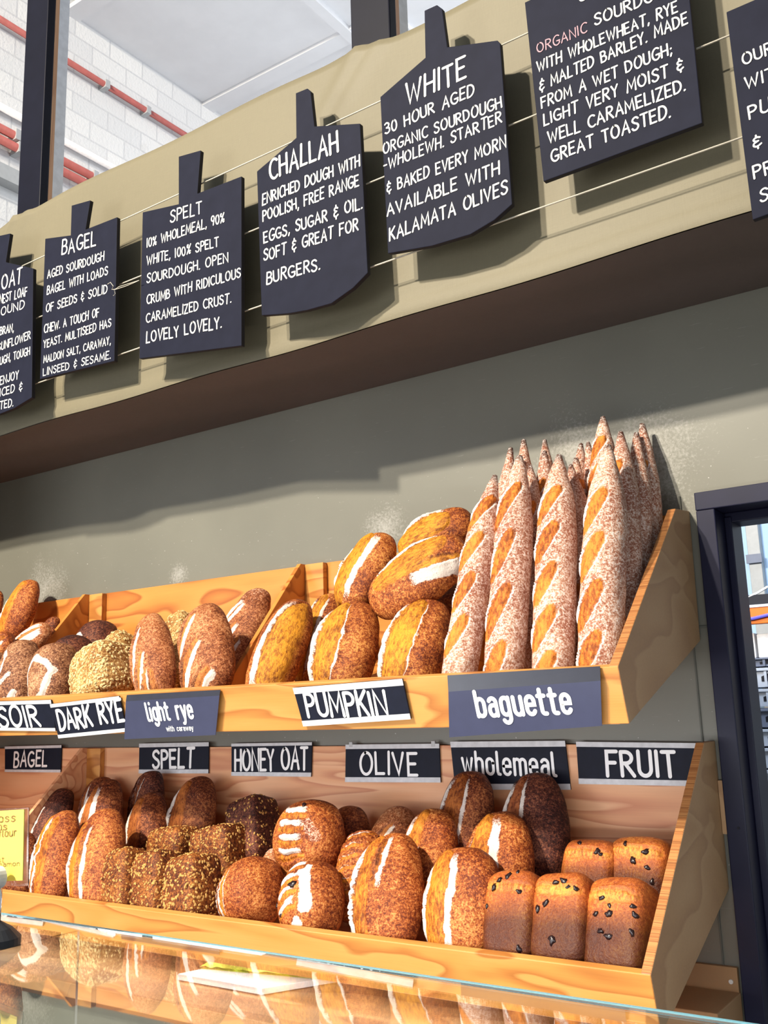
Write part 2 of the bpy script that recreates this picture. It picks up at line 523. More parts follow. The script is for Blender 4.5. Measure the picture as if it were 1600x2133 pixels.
SS = smooth_pts([(.5, .86), (.34, .99), (.12, .93), (.04, .74), (.2, .56), (.42, .43), (.5, .22), (.34, .02), (.12, .02), (0, .16)])
G = {
    'A': (.62, [[(0, 0), (.31, 1), (.62, 0)], [(.12, .36), (.52, .36)]]),
    'B': (.5, [[(0, 0), (0, 1)], [(0, 1)] + arc(.2, .77, .24, .23, 90, -90) + [(0, .54)], [(0, .54)] + arc(.24, .27, .28, .27, 90, -90) + [(0, 0)]]),
    'C': (.55, [arc(.36, .5, .36, .5, 52, 308, 18)]),
    'D': (.58, [[(0, 0), (0, 1)], [(0, 1)] + arc(.14, .5, .44, .5, 90, -90, 16) + [(0, 0)]]),
    'E': (.46, [[(.46, 1), (0, 1), (0, 0), (.46, 0)], [(0, .52), (.38, .52)]]),
    'F': (.46, [[(.46, 1), (0, 1), (0, 0)], [(0, .54), (.38, .54)]]),
    'G': (.62, [arc(.36, .5, .36, .5, 52, 320, 18) + [(.62, .42)], [(.36, .42), (.66, .42)]]),
    'H': (.55, [[(0, 0), (0, 1)], [(.55, 0), (.55, 1)], [(0, .5), (.55, .5)]]),
    'I': (.06, [[(.03, 0), (.03, 1)]]),
    'J': (.42, [[(.4, 1), (.4, .25)] + arc(.2, .22, .2, .22, 0, -180)]),
    'K': (.52, [[(0, 0), (0, 1)], [(.5, 1), (0, .42)], [(.14, .56), (.52, 0)]]),
    'L': (.44, [[(0, 1), (0, 0), (.44, 0)]]),
    'M': (.72, [[(0, 0), (.06, 1), (.36, .25), (.66, 1), (.72, 0)]]),
    'N': (.58, [[(0, 0), (0, 1), (.58, 0), (.58, 1)]]),
    'O': (.66, [arc(.33, .5, .33, .5, 100, 460, 24)]),
    'P': (.48, [[(0, 0), (0, 1)], [(0, 1)] + arc(.2, .75, .28, .25, 90, -90) + [(0, .5)]]),
    'R': (.54, [[(0, 0), (0, 1)], [(0, 1)] + arc(.2, .76, .28, .24, 90, -90) + [(0, .52)], [(.16, .52), (.54, 0)]]),
    'S': (.5, [SS]),
    'T': (.54, [[(0, 1), (.54, 1)], [(.27, 1), (.27, 0)]]),
    'U': (.54, [[(0, 1), (0, .3)] + arc(.27, .28, .27, .28, 180, 360) + [(.54, .3), (.54, 1)]]),
    'V': (.56, [[(0, 1), (.28, 0), (.56, 1)]]),
    'W': (.86, [[(0, 1), (.22, 0), (.44, .8), (.64, 0), (.86, 1)]]),
    'X': (.52, [[(0, 0), (.52, 1)], [(0, 1), (.52, 0)]]),
    'Y': (.52, [[(0, 1), (.26, .5), (.52, 1)], [(.26, .5), (.26, 0)]]),
    'Z': (.5, [[(0, 1), (.5, 1), (0, 0), (.5, 0)]]),
    '0': (.5, [arc(.25, .5, .25, .5, 90, 450, 20)]),
    '1': (.1, [[(.05, 0), (.05, 1)]]),
    '3': (.46, [smooth_pts([(.02, .9), (.2, 1), (.42, .84), (.36, .6), (.16, .53)]), smooth_pts([(.16, .53), (.42, .44), (.44, .16), (.22, 0), (0, .1)])]),
    '9': (.44, [arc(.22, .72, .22, .28, 0, 360, 16), [(.44, .75), (.3, 0)]]),
    '%': (.56, [[(.04, 0), (.52, 1)], arc(.1, .82, .1, .15, 0, 360, 10), arc(.46, .17, .1, .15, 0, 360, 10)]),
    '&': (.46, [smooth_pts([(.44, .78), (.24, .88), (.06, .74), (.16, .56), (.32, .52)]), smooth_pts([(.3, .52), (.06, .42), (.02, .22), (.2, .08), (.46, .2)]), [(.24, 1.06), (.24, .84)], [(.24, .1), (.24, -.12)]]),
    ',': (.08, [[(.08, .06), (0, -.16)]]),
    '.': (.04, [[(0, 0), (.04, .03)]]),
    ';': (.08, [[(.06, .5), (.08, .53)], [(.08, .08), (0, -.14)]]),
    '-': (.3, [[(0, .45), (.3, .45)]]),
    ' ': (.34, []),
    # lower case (x-height .7)
    'a': (.4, [[(.03, .6)] + arc(.2, .52, .19, .18, 150, 0, 8) + [(.39, .5), (.39, 0)], [(.39, .42), (.18, .42)] + arc(.17, .21, .16, .21, 90, 270, 10) + [(.3, .02), (.39, .1)]]),
    'b': (.4, [[(0, 0), (0, 1)], [(0, .5)] + arc(.2, .5, .2, .2, 180, 0, 10) + arc(.2, .2, .2, .2, 0, -180, 10)]),
    'c': (.36, [[(.38, .55)] + arc(.2, .5, .19, .2, 20, 180, 10) + arc(.2, .2, .19, .2, 180, 340, 10)]),
    'd': (.4, [[(.4, 0), (.4, 1)], [(.4, .5)] + arc(.2, .5, .2, .2, 0, 180, 10) + arc(.2, .2, .2, .2, 180, 360, 10)]),
    'e': (.4, [[(0, .37), (.4, .37), (.4, .5)] + arc(.2, .5, .2, .2, 0, 180, 10) + arc(.2, .2, .2, .2, 180, 335, 10)]),
    'f': (.28, [[(.3, .98), (.2, 1), (.12, .9), (.12, 0)], [(0, .7), (.28, .7)]]),
    'g': (.4, [[(.4, .5)] + arc(.2, .5, .2, .2, 0, 180, 10) + arc(.2, .22, .2, .2, 180, 360, 10), [(.4, .7), (.4, -.08)] + arc(.2, -.1, .2, .2, 0, -150, 8)]),
    'h': (.4, [[(0, 0), (0, 1)], [(0, .5)] + arc(.2, .5, .2, .2, 180, 0, 10) + [(.4, 0)]]),
    'i': (.02, [[(.01, 0), (.01, .7)], [(.01, .96), (.01, 1.0)]]),
    'l': (.12, [[(0, 1), (0, .12), (.04, .02), (.14, 0)]]),
    'm': (.66, [[(0, 0), (0, .7)], [(0, .53)] + arc(.165, .53, .165, .17, 180, 0, 8) + [(.33, 0)], [(.33, .53)] + arc(.495, .53, .165, .17, 180, 0, 8) + [(.66, 0)]]),
    'n': (.4, [[(0, 0), (0, .7)], [(0, .5)] + arc(.2, .5, .2, .2, 180, 0, 10) + [(.4, 0)]]),
    'o': (.4, [arc(.2, .5, .2, .2, 0, 180, 10) + arc(.2, .2, .2, .2, 180, 360, 10) + [(.4, .5)]]),
    'r': (.26, [[(0, 0), (0, .7)], [(0, .46)] + arc(.19, .5, .19, .2, 180, 70, 8)]),
    's': (.34, [smooth_pts([(.33, .6), (.17, .7), (.02, .6), (.06, .43), (.28, .32), (.33, .15), (.16, 0), (0, .08)])]),
    't': (.3, [[(.1, .94), (.1, .14)] + arc(.22, .12, .12, .12, 180, 270, 6) + [(.3, 0)], [(-.03, .7), (.29, .7)]]),
    'u': (.4, [[(0, .7), (0, .2)] + arc(.2, .2, .2, .2, 180, 360, 10), [(.4, .7), (.4, 0)]]),
    'w': (.6, [[(0, .7), (.15, 0), (.3, .66), (.45, 0), (.6, .7)]]),
    'y': (.4, [[(0, .7), (.21, .02)], [(.4, .7), (.17, -.2), (.1, -.28), (0, -.28)]]),
}


LIFT = [0]


def strip(mb, pts, th, ex, ey, o, nrm, mi=0):
    """a painted stroke: flat band with round ends in the plane (ex,ey) at o"""
    P = [np.array(p, float) for p in pts]
    Q = [P[0]]
    for p in P[1:]:
        if np.linalg.norm(p - Q[-1]) > 1e-6:
            Q.append(p)
    if len(Q) < 2:
        return
    left, right = [], []
    for i, p in enumerate(Q):
        a = Q[i] - Q[i - 1] if i else Q[1] - Q[0]
        b = Q[i + 1] - Q[i] if i < len(Q) - 1 else a
        a, b = a / np.linalg.norm(a), b / np.linalg.norm(b)
        na, nb = np.array([-a[1], a[0]]), np.array([-b[1], b[0]])
        mm = na + nb
        ln = np.linalg.norm(mm)
        mm = na if ln < 0.3 else mm / ln
        k = 1.0 / max(0.55, float(np.dot(mm, na)))
        left.append(p + mm * th * k)
        right.append(p - mm * th * k)
    d0 = unit(Q[1] - Q[0])
    d1 = unit(Q[-1] - Q[-2])
    cap1 = [Q[-1] + th * (math.cos(t) * d1 + math.sin(t) * np.array([-d1[1], d1[0]])) for t in (0.9, 0.3, -0.3, -0.9)]
    cap0 = [Q[0] + th * (-math.cos(t) * d0 + math.sin(t) * np.array([-d0[1], d0[0]])) for t in (0.9, 0.3, -0.3, -0.9)]
    n = len(Q)
    vs = left + right + cap1 + cap0
    fs = [(i, i + n, i + 1 + n, i + 1) for i in range(n - 1)]
    fs += [(n - 1, 2 * n - 1, 2 * n + 3, 2 * n + 2, 2 * n + 1, 2 * n)]
    fs += [(n, 0, 2 * n + 4, 2 * n + 5, 2 * n + 6, 2 * n + 7)]
    LIFT[0] = (LIFT[0] + 1) % 5
    mb.add([o + ex * v[0] + ey * v[1] + nrm * (0.00008 * LIFT[0]) for v in vs], fs, mi)


def letter(mb, text, p0, p1, h, up, nrm, th=0.075, gap=0.24, jit=0.03, space=None, mi=0, rnd=random):
    """text from 3-D point p0 to p1 along the baseline, capital height h (m)"""
    wsum = 0.0
    pos = []
    for ch in text:
        w = G[ch][0] if not (ch == ' ' and space) else space
        pos.append(wsum)
        wsum += w + gap
    wsum -= gap
    L = np.linalg.norm(p1 - p0)
    ex = (p1 - p0) / L
    sx = L / wsum
    for ch, x in zip(text, pos):
        dy = rnd.uniform(-jit, jit) * h
        kx = rnd.uniform(-jit, jit)
        for st in G[ch][1]:
            pts = [((x + q[0] + kx * q[1] * 1.2) * sx, q[1] * h * (1 + kx) + dy) for q in st]
            # strokes in metric (ex, up) space
            strip(mb, pts, th * h, ex, up, p0, nrm, mi)


# ------------------------------------------------------------------ the building
mb = MB()
mb.box(-6.0, 5.0, -7.0, 7.0, -0.1, 0.0)
struct(mb.build('floor', M['floor']))
DX = -0.554                                    # left edge of the doorway frame
mb = MB()
mb.box(-3.1, DX + 0.02, 0.0, 0.11, 0.0, 3.0)
mb.box(DX + 0.02, 1.4, 0.0, 0.11, 1.98, 3.0)
mb.box(0.5, 1.4, 0.0, 0.11, 0.0, 1.98)
struct(mb.build('wall_back', M['wall'], origin=(0, 0, 0)))
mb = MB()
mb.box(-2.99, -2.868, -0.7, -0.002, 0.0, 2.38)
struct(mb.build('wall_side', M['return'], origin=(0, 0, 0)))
mb = MB()
mb.box(-4.2, -4.0, -0.5, 6.5, 0.0, 5.5)
struct(mb.build('wall_left', M['block'], origin=(0, 0, 0)))
mb = MB()
mb.box(-4.2, 5.0, -0.5, 6.5, 5.41, 5.6)
# shallow ribs of the concrete slab
for y in (1.0, 2.05, 3.15, 4.3):
    mb.box(-4.0, 3.0, y, y + 0.10, 5.385, 5.412)
for x in (-2.9, -2.62, -1.75, -1.5, -0.4):
    mb.box(x, x + 0.06, -0.5, 6.5, 5.378, 5.413)
struct(mb.build('ceiling', M['ceiling'], origin=(0, 0, 0)))
mb = MB()
mb.box(-4.0, 3.0, 6.3, 6.5, 0.0, 5.41)
struct(mb.build('wall_far', M['block'], origin=(0, 0, 0)))

# seam in the wall panels beside the crate
mb = MB()
mb.box(-0.586, -0.556, -0.003, -0.0005, 1.738, 1.742)
mb.box(-0.588, -0.585, -0.003, -0.0005, 1.05, 2.0)
struct(mb.build('trim_3', M['return'], origin=(0, 0, 0)))

# fabric-covered bulkhead over the shelves
HX0, HX1, HZ0, HZ1, HY = -3.4, 0.7, 2.384, 3.03, -0.345
mb = MB()
nx, nz = 260, 40
rng = np.random.RandomState(3)
ph = rng.uniform(0, 6.28, 12)
V = []
for j in range(nz + 1):
    for i in range(nx + 1):
        x = HX0 + (HX1 - HX0) * i / nx
        tz = j / nz
        top = 1 if j == nz else 0
        zt = HZ1 + 0.010 * math.sin(x * 3.1 + 1) + 0.006 * math.sin(x * 8.3)
        # fabric pulled up over the two posts
        for cx in (-2.33, -1.095):
            zt += 0.012 * math.exp(-((x - cx) / 0.07) ** 2)
        zb = HZ0 + 0.004 * math.sin(x * 2.2 + 0.5) + 0.002 * math.sin(x * 11) - 0.004
        z = zb + (zt - zb) * tz
        y = HY + 0.004 * math.sin(x * 5 + z * 3 + ph[0]) * math.sin(math.pi * tz)
        for cx, s in ((-2.33, 1), (-1.095, 1)):
            d = (x - cx) + (zt - z) * 0.9 * s
            y -= 0.010 * math.exp(-((d) / 0.018) ** 2) * math.exp(-(zt - z) / 0.10)
            y -= 0.006 * math.exp(-((d - 0.06) / 0.02) ** 2) * math.exp(-(zt - z) / 0.16)
        # bulge of the hem along the bottom edge and slack folds
        y -= 0.006 * math.exp(-((z - zb - 0.012) / 0.012) ** 2)
        y -= 0.004 * max(0, math.sin(x * 2.3 + 0.6)) * math.exp(-((z - zb - 0.07 - 0.04 * math.sin(x * 1.7)) / 0.03) ** 2)
        V.append((x, y, z))
F = [(j * (nx + 1) + i, j * (nx + 1) + i + 1, (j + 1) * (nx + 1) + i + 1, (j + 1) * (nx + 1) + i) for j in range(nz) for i in range(nx)]
b = len(V)
for i in range(nx + 1):
    x, y, z = V[nz * (nx + 1) + i]
    V.append((x, -0.006, z - 0.03))
F += [(nz * (nx + 1) + i, nz * (nx + 1) + i + 1, b + i + 1, b + i) for i in range(nx)]
mb.add(V, F)
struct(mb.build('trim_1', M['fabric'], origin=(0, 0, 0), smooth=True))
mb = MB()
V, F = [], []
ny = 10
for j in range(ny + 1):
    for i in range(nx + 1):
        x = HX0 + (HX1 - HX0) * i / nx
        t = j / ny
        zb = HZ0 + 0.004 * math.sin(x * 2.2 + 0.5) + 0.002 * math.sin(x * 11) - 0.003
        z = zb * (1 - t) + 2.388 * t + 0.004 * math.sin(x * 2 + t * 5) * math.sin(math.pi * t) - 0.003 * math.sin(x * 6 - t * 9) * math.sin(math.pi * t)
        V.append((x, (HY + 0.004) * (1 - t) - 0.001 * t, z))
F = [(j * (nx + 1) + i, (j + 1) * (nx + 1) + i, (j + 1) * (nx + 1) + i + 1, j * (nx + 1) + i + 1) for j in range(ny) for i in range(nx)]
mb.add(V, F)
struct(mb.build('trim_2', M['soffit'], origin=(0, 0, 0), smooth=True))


# timber posts rising behind the bulkhead
def post(x0, x1, label, raw_w):
    r = empty('timber_post', ((x0 + x1) / 2, -0.25, 3.0), label, 'post')
    mb = MB(); mb.box(x0, x1, -0.30, -0.272, 2.6, 5.40); mb.build('dark_post', M['post'], r, bevel=0.003)
    mb = MB(); mb.box(x0 + 0.01, x1 - 0.001, -0.272, -0.258, 2.6, 5.40); tag(mb.build('batten', M['raw'], r), 'strip of raw orange timber')
    mb = MB(); mb.box(x0 + 0.01, x1 - 0.001, -0.258, -0.222, 2.6, 5.40); tag(mb.build('white_board', M['whitewood'], r), 'flaky white board')


post(-2.392, -2.283, 'dark painted timber post with raw and white boards, above the bagel board', 0.01)
post(-1.146, -1.039, 'dark painted timber post cut by the photo top, above the challah board', 0.01)

# red sprinkler pipes and conduit on the block wall
def pipe(z, r, y0, y1, label, mat, off, cat='pipe', clips=()):
    rt = empty('sprinkler_pipe' if mat is M['pipe'] else 'conduit', (-4.0 + off, (y0 + y1) / 2, z), label, cat)
    mb = MB(); mb.tube([(-4.0 + off, y0, z), (-4.0 + off, y1, z)], r, 14); mb.build('tube', mat, rt, smooth=True)
    for y in clips:
        mb = MB(); mb.box(-4.0, -4.0 + off + r + 0.004, y, y + 0.03, z - r - 0.006, z + r + 0.006); mb.build('clip', M['steel'], rt)


pipe(5.07, 0.017, 0.2, 5.5, 'single thin red pipe high on the white block wall', M['pipe'], 0.04, clips=(1.25, 1.55, 2.3))
pipe(4.47, 0.022, 0.2, 5.5, 'upper red pipe of the pair low on the block wall', M['pipe'], 0.05, clips=(0.7, 1.18))
pipe(4.41, 0.022, 0.2, 5.5, 'lower red pipe of the pair low on the block wall', M['pipe'], 0.05, clips=(0.72, 1.2))
pipe(4.60, 0.02, 0.2, 5.5, 'thin white conduit above the pair of red pipes', M['whitewood'], 0.03, 'conduit')
mb = MB(); mb.box(-4.0, -3.93, 0.2, 5.5, 4.20, 4.28)
tag(mb.build('cable_tray', M['steel']), 'grey cable tray along the block wall under the red pipes', 'cable tray')

# ------------------------------------------------------------------ doorway on the right and the store behind
door = empty('door_1', (DX, 0, 0), 'dark navy timber door frame right of the bread shelves', 'door frame')
door['kind'] = 'structure'
mb = MB(); mb.box(DX, DX + 0.036, -0.014, 0.125, 0.0, 1.964); mb.build('jamb', M['frame'], door, bevel=0.002)
mb = MB(); mb.box(DX, 0.54, -0.016, 0.125, 1.964, 2.0); mb.build('lintel', M['frame'], door, bevel=0.002)
mb = MB(); mb.box(DX + 0.036, DX + 0.050, 0.045, 0.118, 0.0, 1.955); mb.build('stop', M['frame'], door, bevel=0.002)
mb = MB(); mb.box(DX + 0.036, 0.5, 0.05, 0.118, 1.944, 1.964); mb.build('head_stop', M['frame'], door, bevel=0.002)
mb = MB(); mb.tube([(DX + 0.022, -0.014, 1.372), (DX + 0.022, -0.0150, 1.372)], 0.0025, 8); mb.build('screw_hole', M['board_edge'], door)

mb = MB(); mb.box(-3.0, 0.6, 3.9, 4.0, 0.0, 3.2)
struct(mb.build('wall_store', M['store_blue'], origin=(0, 0, 0)))
RY = 3.0
pu = onY(1548, 1095, 3.8)
rk = empty('pallet_rack', (-1.15, RY, 0), 'orange beamed storage rack seen through the doorway', 'rack')
wp = empty('wall_channel', (pu[0], 3.87, 0), 'grey steel channel on the blue store wall', 'channel')
mb = MB(); mb.box(pu[0], pu[0] + 0.07, 3.84, 3.90, 0.0, 3.1); mb.build('channel', M['steel'], wp, bevel=0.003)
zc = onY(1560, 1163, 3.83)[2]
mb = MB(); mb.box(pu[0] - 0.008, pu[0] + 0.078, 3.82, 3.84, zc - 0.03, zc + 0.02); mb.build('bracket', M['crate_dark'], wp)
z1 = onY(1560, 1268, RY)[2]; z0 = onY(1560, 1302, RY)[2]
mb = MB(); mb.box(-2.2, 0.4, RY - 0.05, RY, z0, z1); mb.build('beam', M['orange'], rk, bevel=0.003)
mb = MB(); mb.box(-2.2, 0.4, RY - 0.055, RY + 0.4, z1, z1 + 0.012); mb.build('shelf_edge', M['whitewood'], rk)
mb = MB(); mb.box(-2.2, 0.4, RY - 0.045, RY + 0.4, z1 + 0.012, z1 + 0.06); mb.build('dark_tray', M['board_edge'], rk)
mb = MB(); mb.tube([(-1.6, RY - 0.058, z0 + 0.05), (-1.3, RY - 0.058, z0 + 0.022), (-1.2, RY - 0.058, z0 + 0.025), (-1.05, RY - 0.058, z0 + 0.05), (-0.8, RY - 0.058, z0 + 0.08)], 0.008, 8)
tag(mb.build('cable', M['blue_cable']), 'blue cable hanging along the orange rack beam', 'cable')
mb = MB(); q = onY(1556, 1245, RY - 0.04); q2 = onY(1600, 1222, RY - 0.04)
mb.tube([q, (q + q2) / 2 + np.array([0, 0, -0.004]), q2], 0.006, 8)
tag(mb.build('cable', M['whitewood']), 'thin white cable crossing in front of the blue store wall', 'cable')


def stack_crate(y0p, y1p, mat, label, i):
    a = onY(1575, y0p, RY); c = onY(1575, y1p, RY)
    zt, zb = a[2], c[2] + 0.004
    x0 = -1.36; x1 = -0.62
    r = empty('stacking_crate', ((x0 + x1) / 2, RY + 0.1, zb), label, 'crate', 'grey crates stacked in the store')
    h = zt - zb
    mb = MB()
    mb.box(x0, x1, RY - 0.02, RY + 0.36, zb, zt - h * 0.16)
    mb.build('tub', mat, r, bevel=0.002)
    mb = MB(); mb.box(x0 - 0.008, x1 + 0.008, RY - 0.034, RY + 0.37, zt - h * 0.16, zt); mb.build('rim', mat, r, bevel=0.002)
    for k in range(3):
        xx = x0 + 0.06 + k * 0.115
        mb = MB(); mb.box(xx, xx + 0.012, RY - 0.03, RY - 0.018, zb + 0.002, zt - h * 0.16); mb.build('rib', mat, r)
    for k in range(1):
        mb = MB()
        xx = x0 + 0.11 + k * 0.21
        mb.prism([(xx, RY - 0.0225, zb + h * .35), (xx + 0.03, RY - 0.0225, zb + h * .35), (xx + 0.03, RY - 0.0225, zb + h * .7), (xx, RY - 0.0225, zb + h * .7)], (0, 0.003, 0))
        mb.build('handle_slot', M['board_edge'], r)
        mb = MB()
        mb.prism([(xx + 0.05, RY - 0.0225, zb + h * .3), (xx + 0.15, RY - 0.0225, zb + h * .3), (xx + 0.15, RY - 0.0225, zb + h * .6), (xx + 0.10, RY - 0.0225, zb + h * .78), (xx + 0.05, RY - 0.0225, zb + h * .55)], (0, 0.003, 0))
        mb.build('handle_slot', M['board_edge'], r)


rows = [(1372, 1391), (1392, 1434), (1436, 1474), (1476, 1517), (1519, 1556), (1558, 1601), (1603, 1650), (1652, 1690), (1692, 1738), (1740, 1782), (1784, 1830)]
ordn = ['topmost', 'second', 'third', 'fourth', 'fifth', 'sixth', 'seventh', 'eighth', 'ninth', 'tenth', 'eleventh']
for i, (a, c) in enumerate(rows):
    dk = i in (0, 3, 7)
    stack_crate(a, c, M['crate_dark'] if dk else M['crate'], '%s plastic crate, %s from the top of the stack in the doorway' % ('dark grey' if dk else 'pale grey', ordn[i]), i)
# clear tubs on the stack
for (a, c, mt, lb) in ((1553, 1568, M['paper'], 'white tub on the crate stack behind the door frame'), (1578, 1612, M['whitewood'], 'pale box on the crate stack in the doorway')):
    p = onY(a, 1366, RY); q = onY(c, 1318, RY)
    mb = MB(); zt_ = onY(1575, 1371, RY)[2]
    mb.box(p[0], q[0], RY + 0.02, RY + 0.2, zt_, q[2])
    tag(mb.build('storage_tub', mt, bevel=0.006), lb, 'tub')

# ------------------------------------------------------------------ the two plywood bread shelves
UP = [(-0.001, 1.968), (-0.086, 1.960), (-0.440, 1.657), (-0.412, 1.569), (-0.010, 1.713)]
LO = [(-0.001, 1.526), (-0.068, 1.526), (-0.424, 1.210), (-0.400, 1.118), (-0.001, 1.263)]


def shelf_profile(P):
    bt = np.array([P[4][0], P[4][1]])
    fb = np.array([P[3][0], P[3][1]])
    return bt, fb


def zbase(P, Y):
    (y0, z0), (y1, z1) = P[4], P[3]
    return z0 + (z1 - z0) * (Y - y0) / (y1 - y0) + 0.013


def make_shelf(P, xr, xl, label, mats, divs, dtop):
    side, back, base, lip, edge = mats
    r = empty('bread_shelf', ((xr + xl) / 2, -0.2, P[3][1]), label, 'shelf')
    mb = MB(); mb.prism([(xr, y, z) for y, z in P], (-0.016, 0, 0), 0, 1); mb.build('side_panel', [side, edge], r, bevel=0.0015)
    xi = xr - 0.016
    mb = MB(); mb.box(xl, xi, -0.013, -0.001, P[4][1] - 0.0, P[0][1] - 0.004); mb.build('back_panel', back, r, bevel=0.001)
    n = unit((0, -(P[2][1] - P[3][1]), (P[2][0] - P[3][0])))       # outward normal of the lip
    mb = MB()
    b0 = np.array([xl, P[4][0], P[4][1]]); b1 = np.array([xl, P[3][0], P[3][1]])
    mb.prism([b0, b1, b1 + np.array([0, 0.004, 0.012]), b0 + np.array([0, 0, 0.012])], (xi - xl, 0, 0)); mb.build('base_board', base, r)
    mb = MB()
    t0 = np.array([xl, P[2][0], P[2][1]]); t1 = np.array([xl, P[3][0], P[3][1]])
    mb.prism([t0 + n * 0.0005, t1 + n * 0.0005, t1 - n * 0.015, t0 - n * 0.015], (xr - 0.0005 - xl, 0, 0)); mb.build('front_lip', lip, r, bevel=0.0015)
    for dx in divs:
        mb = MB()
        top = dtop
        pts = [(dx, -0.014, P[0][1] - 0.004), (dx, -0.045, P[0][1] - 0.004), (dx, top[0], top[1]), (dx, top[0], zbase(P, top[0])), (dx, -0.014, zbase(P, -0.014))]
        mb.prism(pts, (-0.012, 0, 0)); mb.build('divider', [back], r, bevel=0.001)
        mb = MB(); mb.box(dx + 0.0005, dx + 0.058, -0.03, -0.0135, P[4][1] + 0.015, P[0][1] - 0.005); mb.build('batten', lip, r, bevel=0.001)
    return r


x_d2 = onY(905, 1400, -0.36)[0]
up = make_shelf(UP, -0.570, -2.86, 'upper plywood bread shelf with orange back and divided bays', (M['ply_side'], M['ply'], M['ply'], M['ply2'], M['edge']), (-1.525, -2.346, x_d2), (-0.335, 1.63))
lo = make_shelf(LO, -0.563, -2.86, 'lower plywood bread shelf with labels along its back', (M['ply_side'], M['ply_low'], M['ply_low'], M['ply2'], M['edge']), (-2.336,), (-0.30, 1.27))
# cleat on the right edge of the lower shelf
mb = MB(); mb.box(-0.562, -0.545, -0.012, -0.001, 1.36, 1.455)
mb.build('cleat', M['ply_side'], lo)

# back bench under the shelves
mb = MB(); mb.box(-2.86, -0.60, -0.445, -0.001, 1.015, 1.045)
bench = mb.build('bench_top', M['bench'], bevel=0.002)
tag(bench, 'plywood bench top below the lower bread shelf', 'bench')
cab = empty('base_cabinet', (-1.8, -0.2, 0), 'plain cabinet carrying the bench top under the shelves', 'cabinet')
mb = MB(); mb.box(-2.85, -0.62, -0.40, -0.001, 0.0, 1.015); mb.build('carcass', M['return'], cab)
bb = empty('back_board', (-0.8, -0.006, 1.045), 'tan board screwed to the wall under the right end of lower shelf', 'board')
mb = MB(); mb.box(-1.2, -0.560, -0.012, -0.001, 1.046, 1.131); mb.build('panel', M['backboard'], bb, bevel=0.001)
p = onY(1523, 2045, -0.013)
mb = MB(); mb.tube([(p[0], -0.012, p[2]), (p[0], -0.0145, p[2])], 0.004, 12); tag(mb.build('screw', M['screw'], bb), 'shiny screw head')
mb = MB()
a, b2 = onY(1408, 2092, -0.14), onY(1502, 2101, -0.14)
mb.box(a[0] - 0.1, b2[0], -0.16, -0.02, 1.0455, a[2])
tag(mb.build('lidded_tray', M['backboard'], bevel=0.002), 'flat tan tray on the bench against the screwed board', 'tray')

# paper and yellow bag lying on the bench
mb = MB()
pc = [onZ(370, 2046, 1.047), onZ(545, 2078, 1.047), onZ(740, 2045, 1.047), onZ(545, 2008, 1.047)]
mb.prism(pc, (0, 0, 0.012))
tag(mb.build('paper_stack', M['paper'], bevel=0.001), 'stack of white paper lying on the bench seen through the glass', 'paper')
mb = MB()
V, F = [], []
c0 = [onZ(415, 2022, 1.06), onZ(700, 2048, 1.06), onZ(940, 2022, 1.06), onZ(540, 1990, 1.06)]
n = 22
rg = np.random.RandomState(5)
for j in range(n + 1):
    for i in range(n + 1):
        u, v = i / n, j / n
        p = (1 - u) * (1 - v) * c0[0] + u * (1 - v) * c0[1] + u * v * c0[2] + (1 - u) * v * c0[3]
        p = p.copy()
        p[1] = min(p[1], -0.02)
        p[2] = 1.0620 + 0.034 * math.sin(math.pi * u) * math.sin(math.pi * v) + 0.010 * math.sin(u * 17 + v * 5) * math.sin(v * 9 + 1) * (1 if 0 < i < n and 0 < j < n else 0) + rg.uniform(0, 0.005)
        V.append(p)
nb = len(V)
V += [np.array([q[0], q[1], 1.0600]) for q in V]
W_ = n + 1
F = [(j * W_ + i, j * W_ + i + 1, (j + 1) * W_ + i + 1, (j + 1) * W_ + i) for j in range(n) for i in range(n)]
F += [tuple(k + nb for k in f[::-1]) for f in F]
mb.add(V, F)
tag(mb.build('plastic_bag', M['bag'], smooth=True), 'crumpled yellow plastic bag on the white paper on the bench', 'bag')

# ------------------------------------------------------------------ bread
RN = np.random.RandomState(11)


def sstep(x):
    x = np.clip(x, 0, 1)
    return x * x * (3 - 2 * x)


def vnoise(P, freq, seed, octaves=3):
    r = np.random.RandomState(seed)
    out = np.zeros(len(P))
    amp = 1.0
    for o in range(octaves):
        for k in range(5):
            d = r.normal(size=3)
            d /= np.linalg.norm(d)
            out += amp * np.sin(P @ d * freq * (2 ** o) * r.uniform(0.7, 1.4) + r.uniform(0, 6.28)) / 5
        amp *= 0.5
    return out


def seg_dist(S, U, pts):
    best = np.full(len(S), 9.0)
    for (a, c) in zip(pts[:-1], pts[1:]):
        a, c = np.array(a, float), np.array(c, float)
        d = c - a
        t = np.clip(((S - a[0]) * d[0] + (U - a[1]) * d[1]) / (d @ d), 0, 1)
        best = np.minimum(best, np.hypot(S - a[0] - t * d[0], U - a[1] - t * d[1]))
    return best


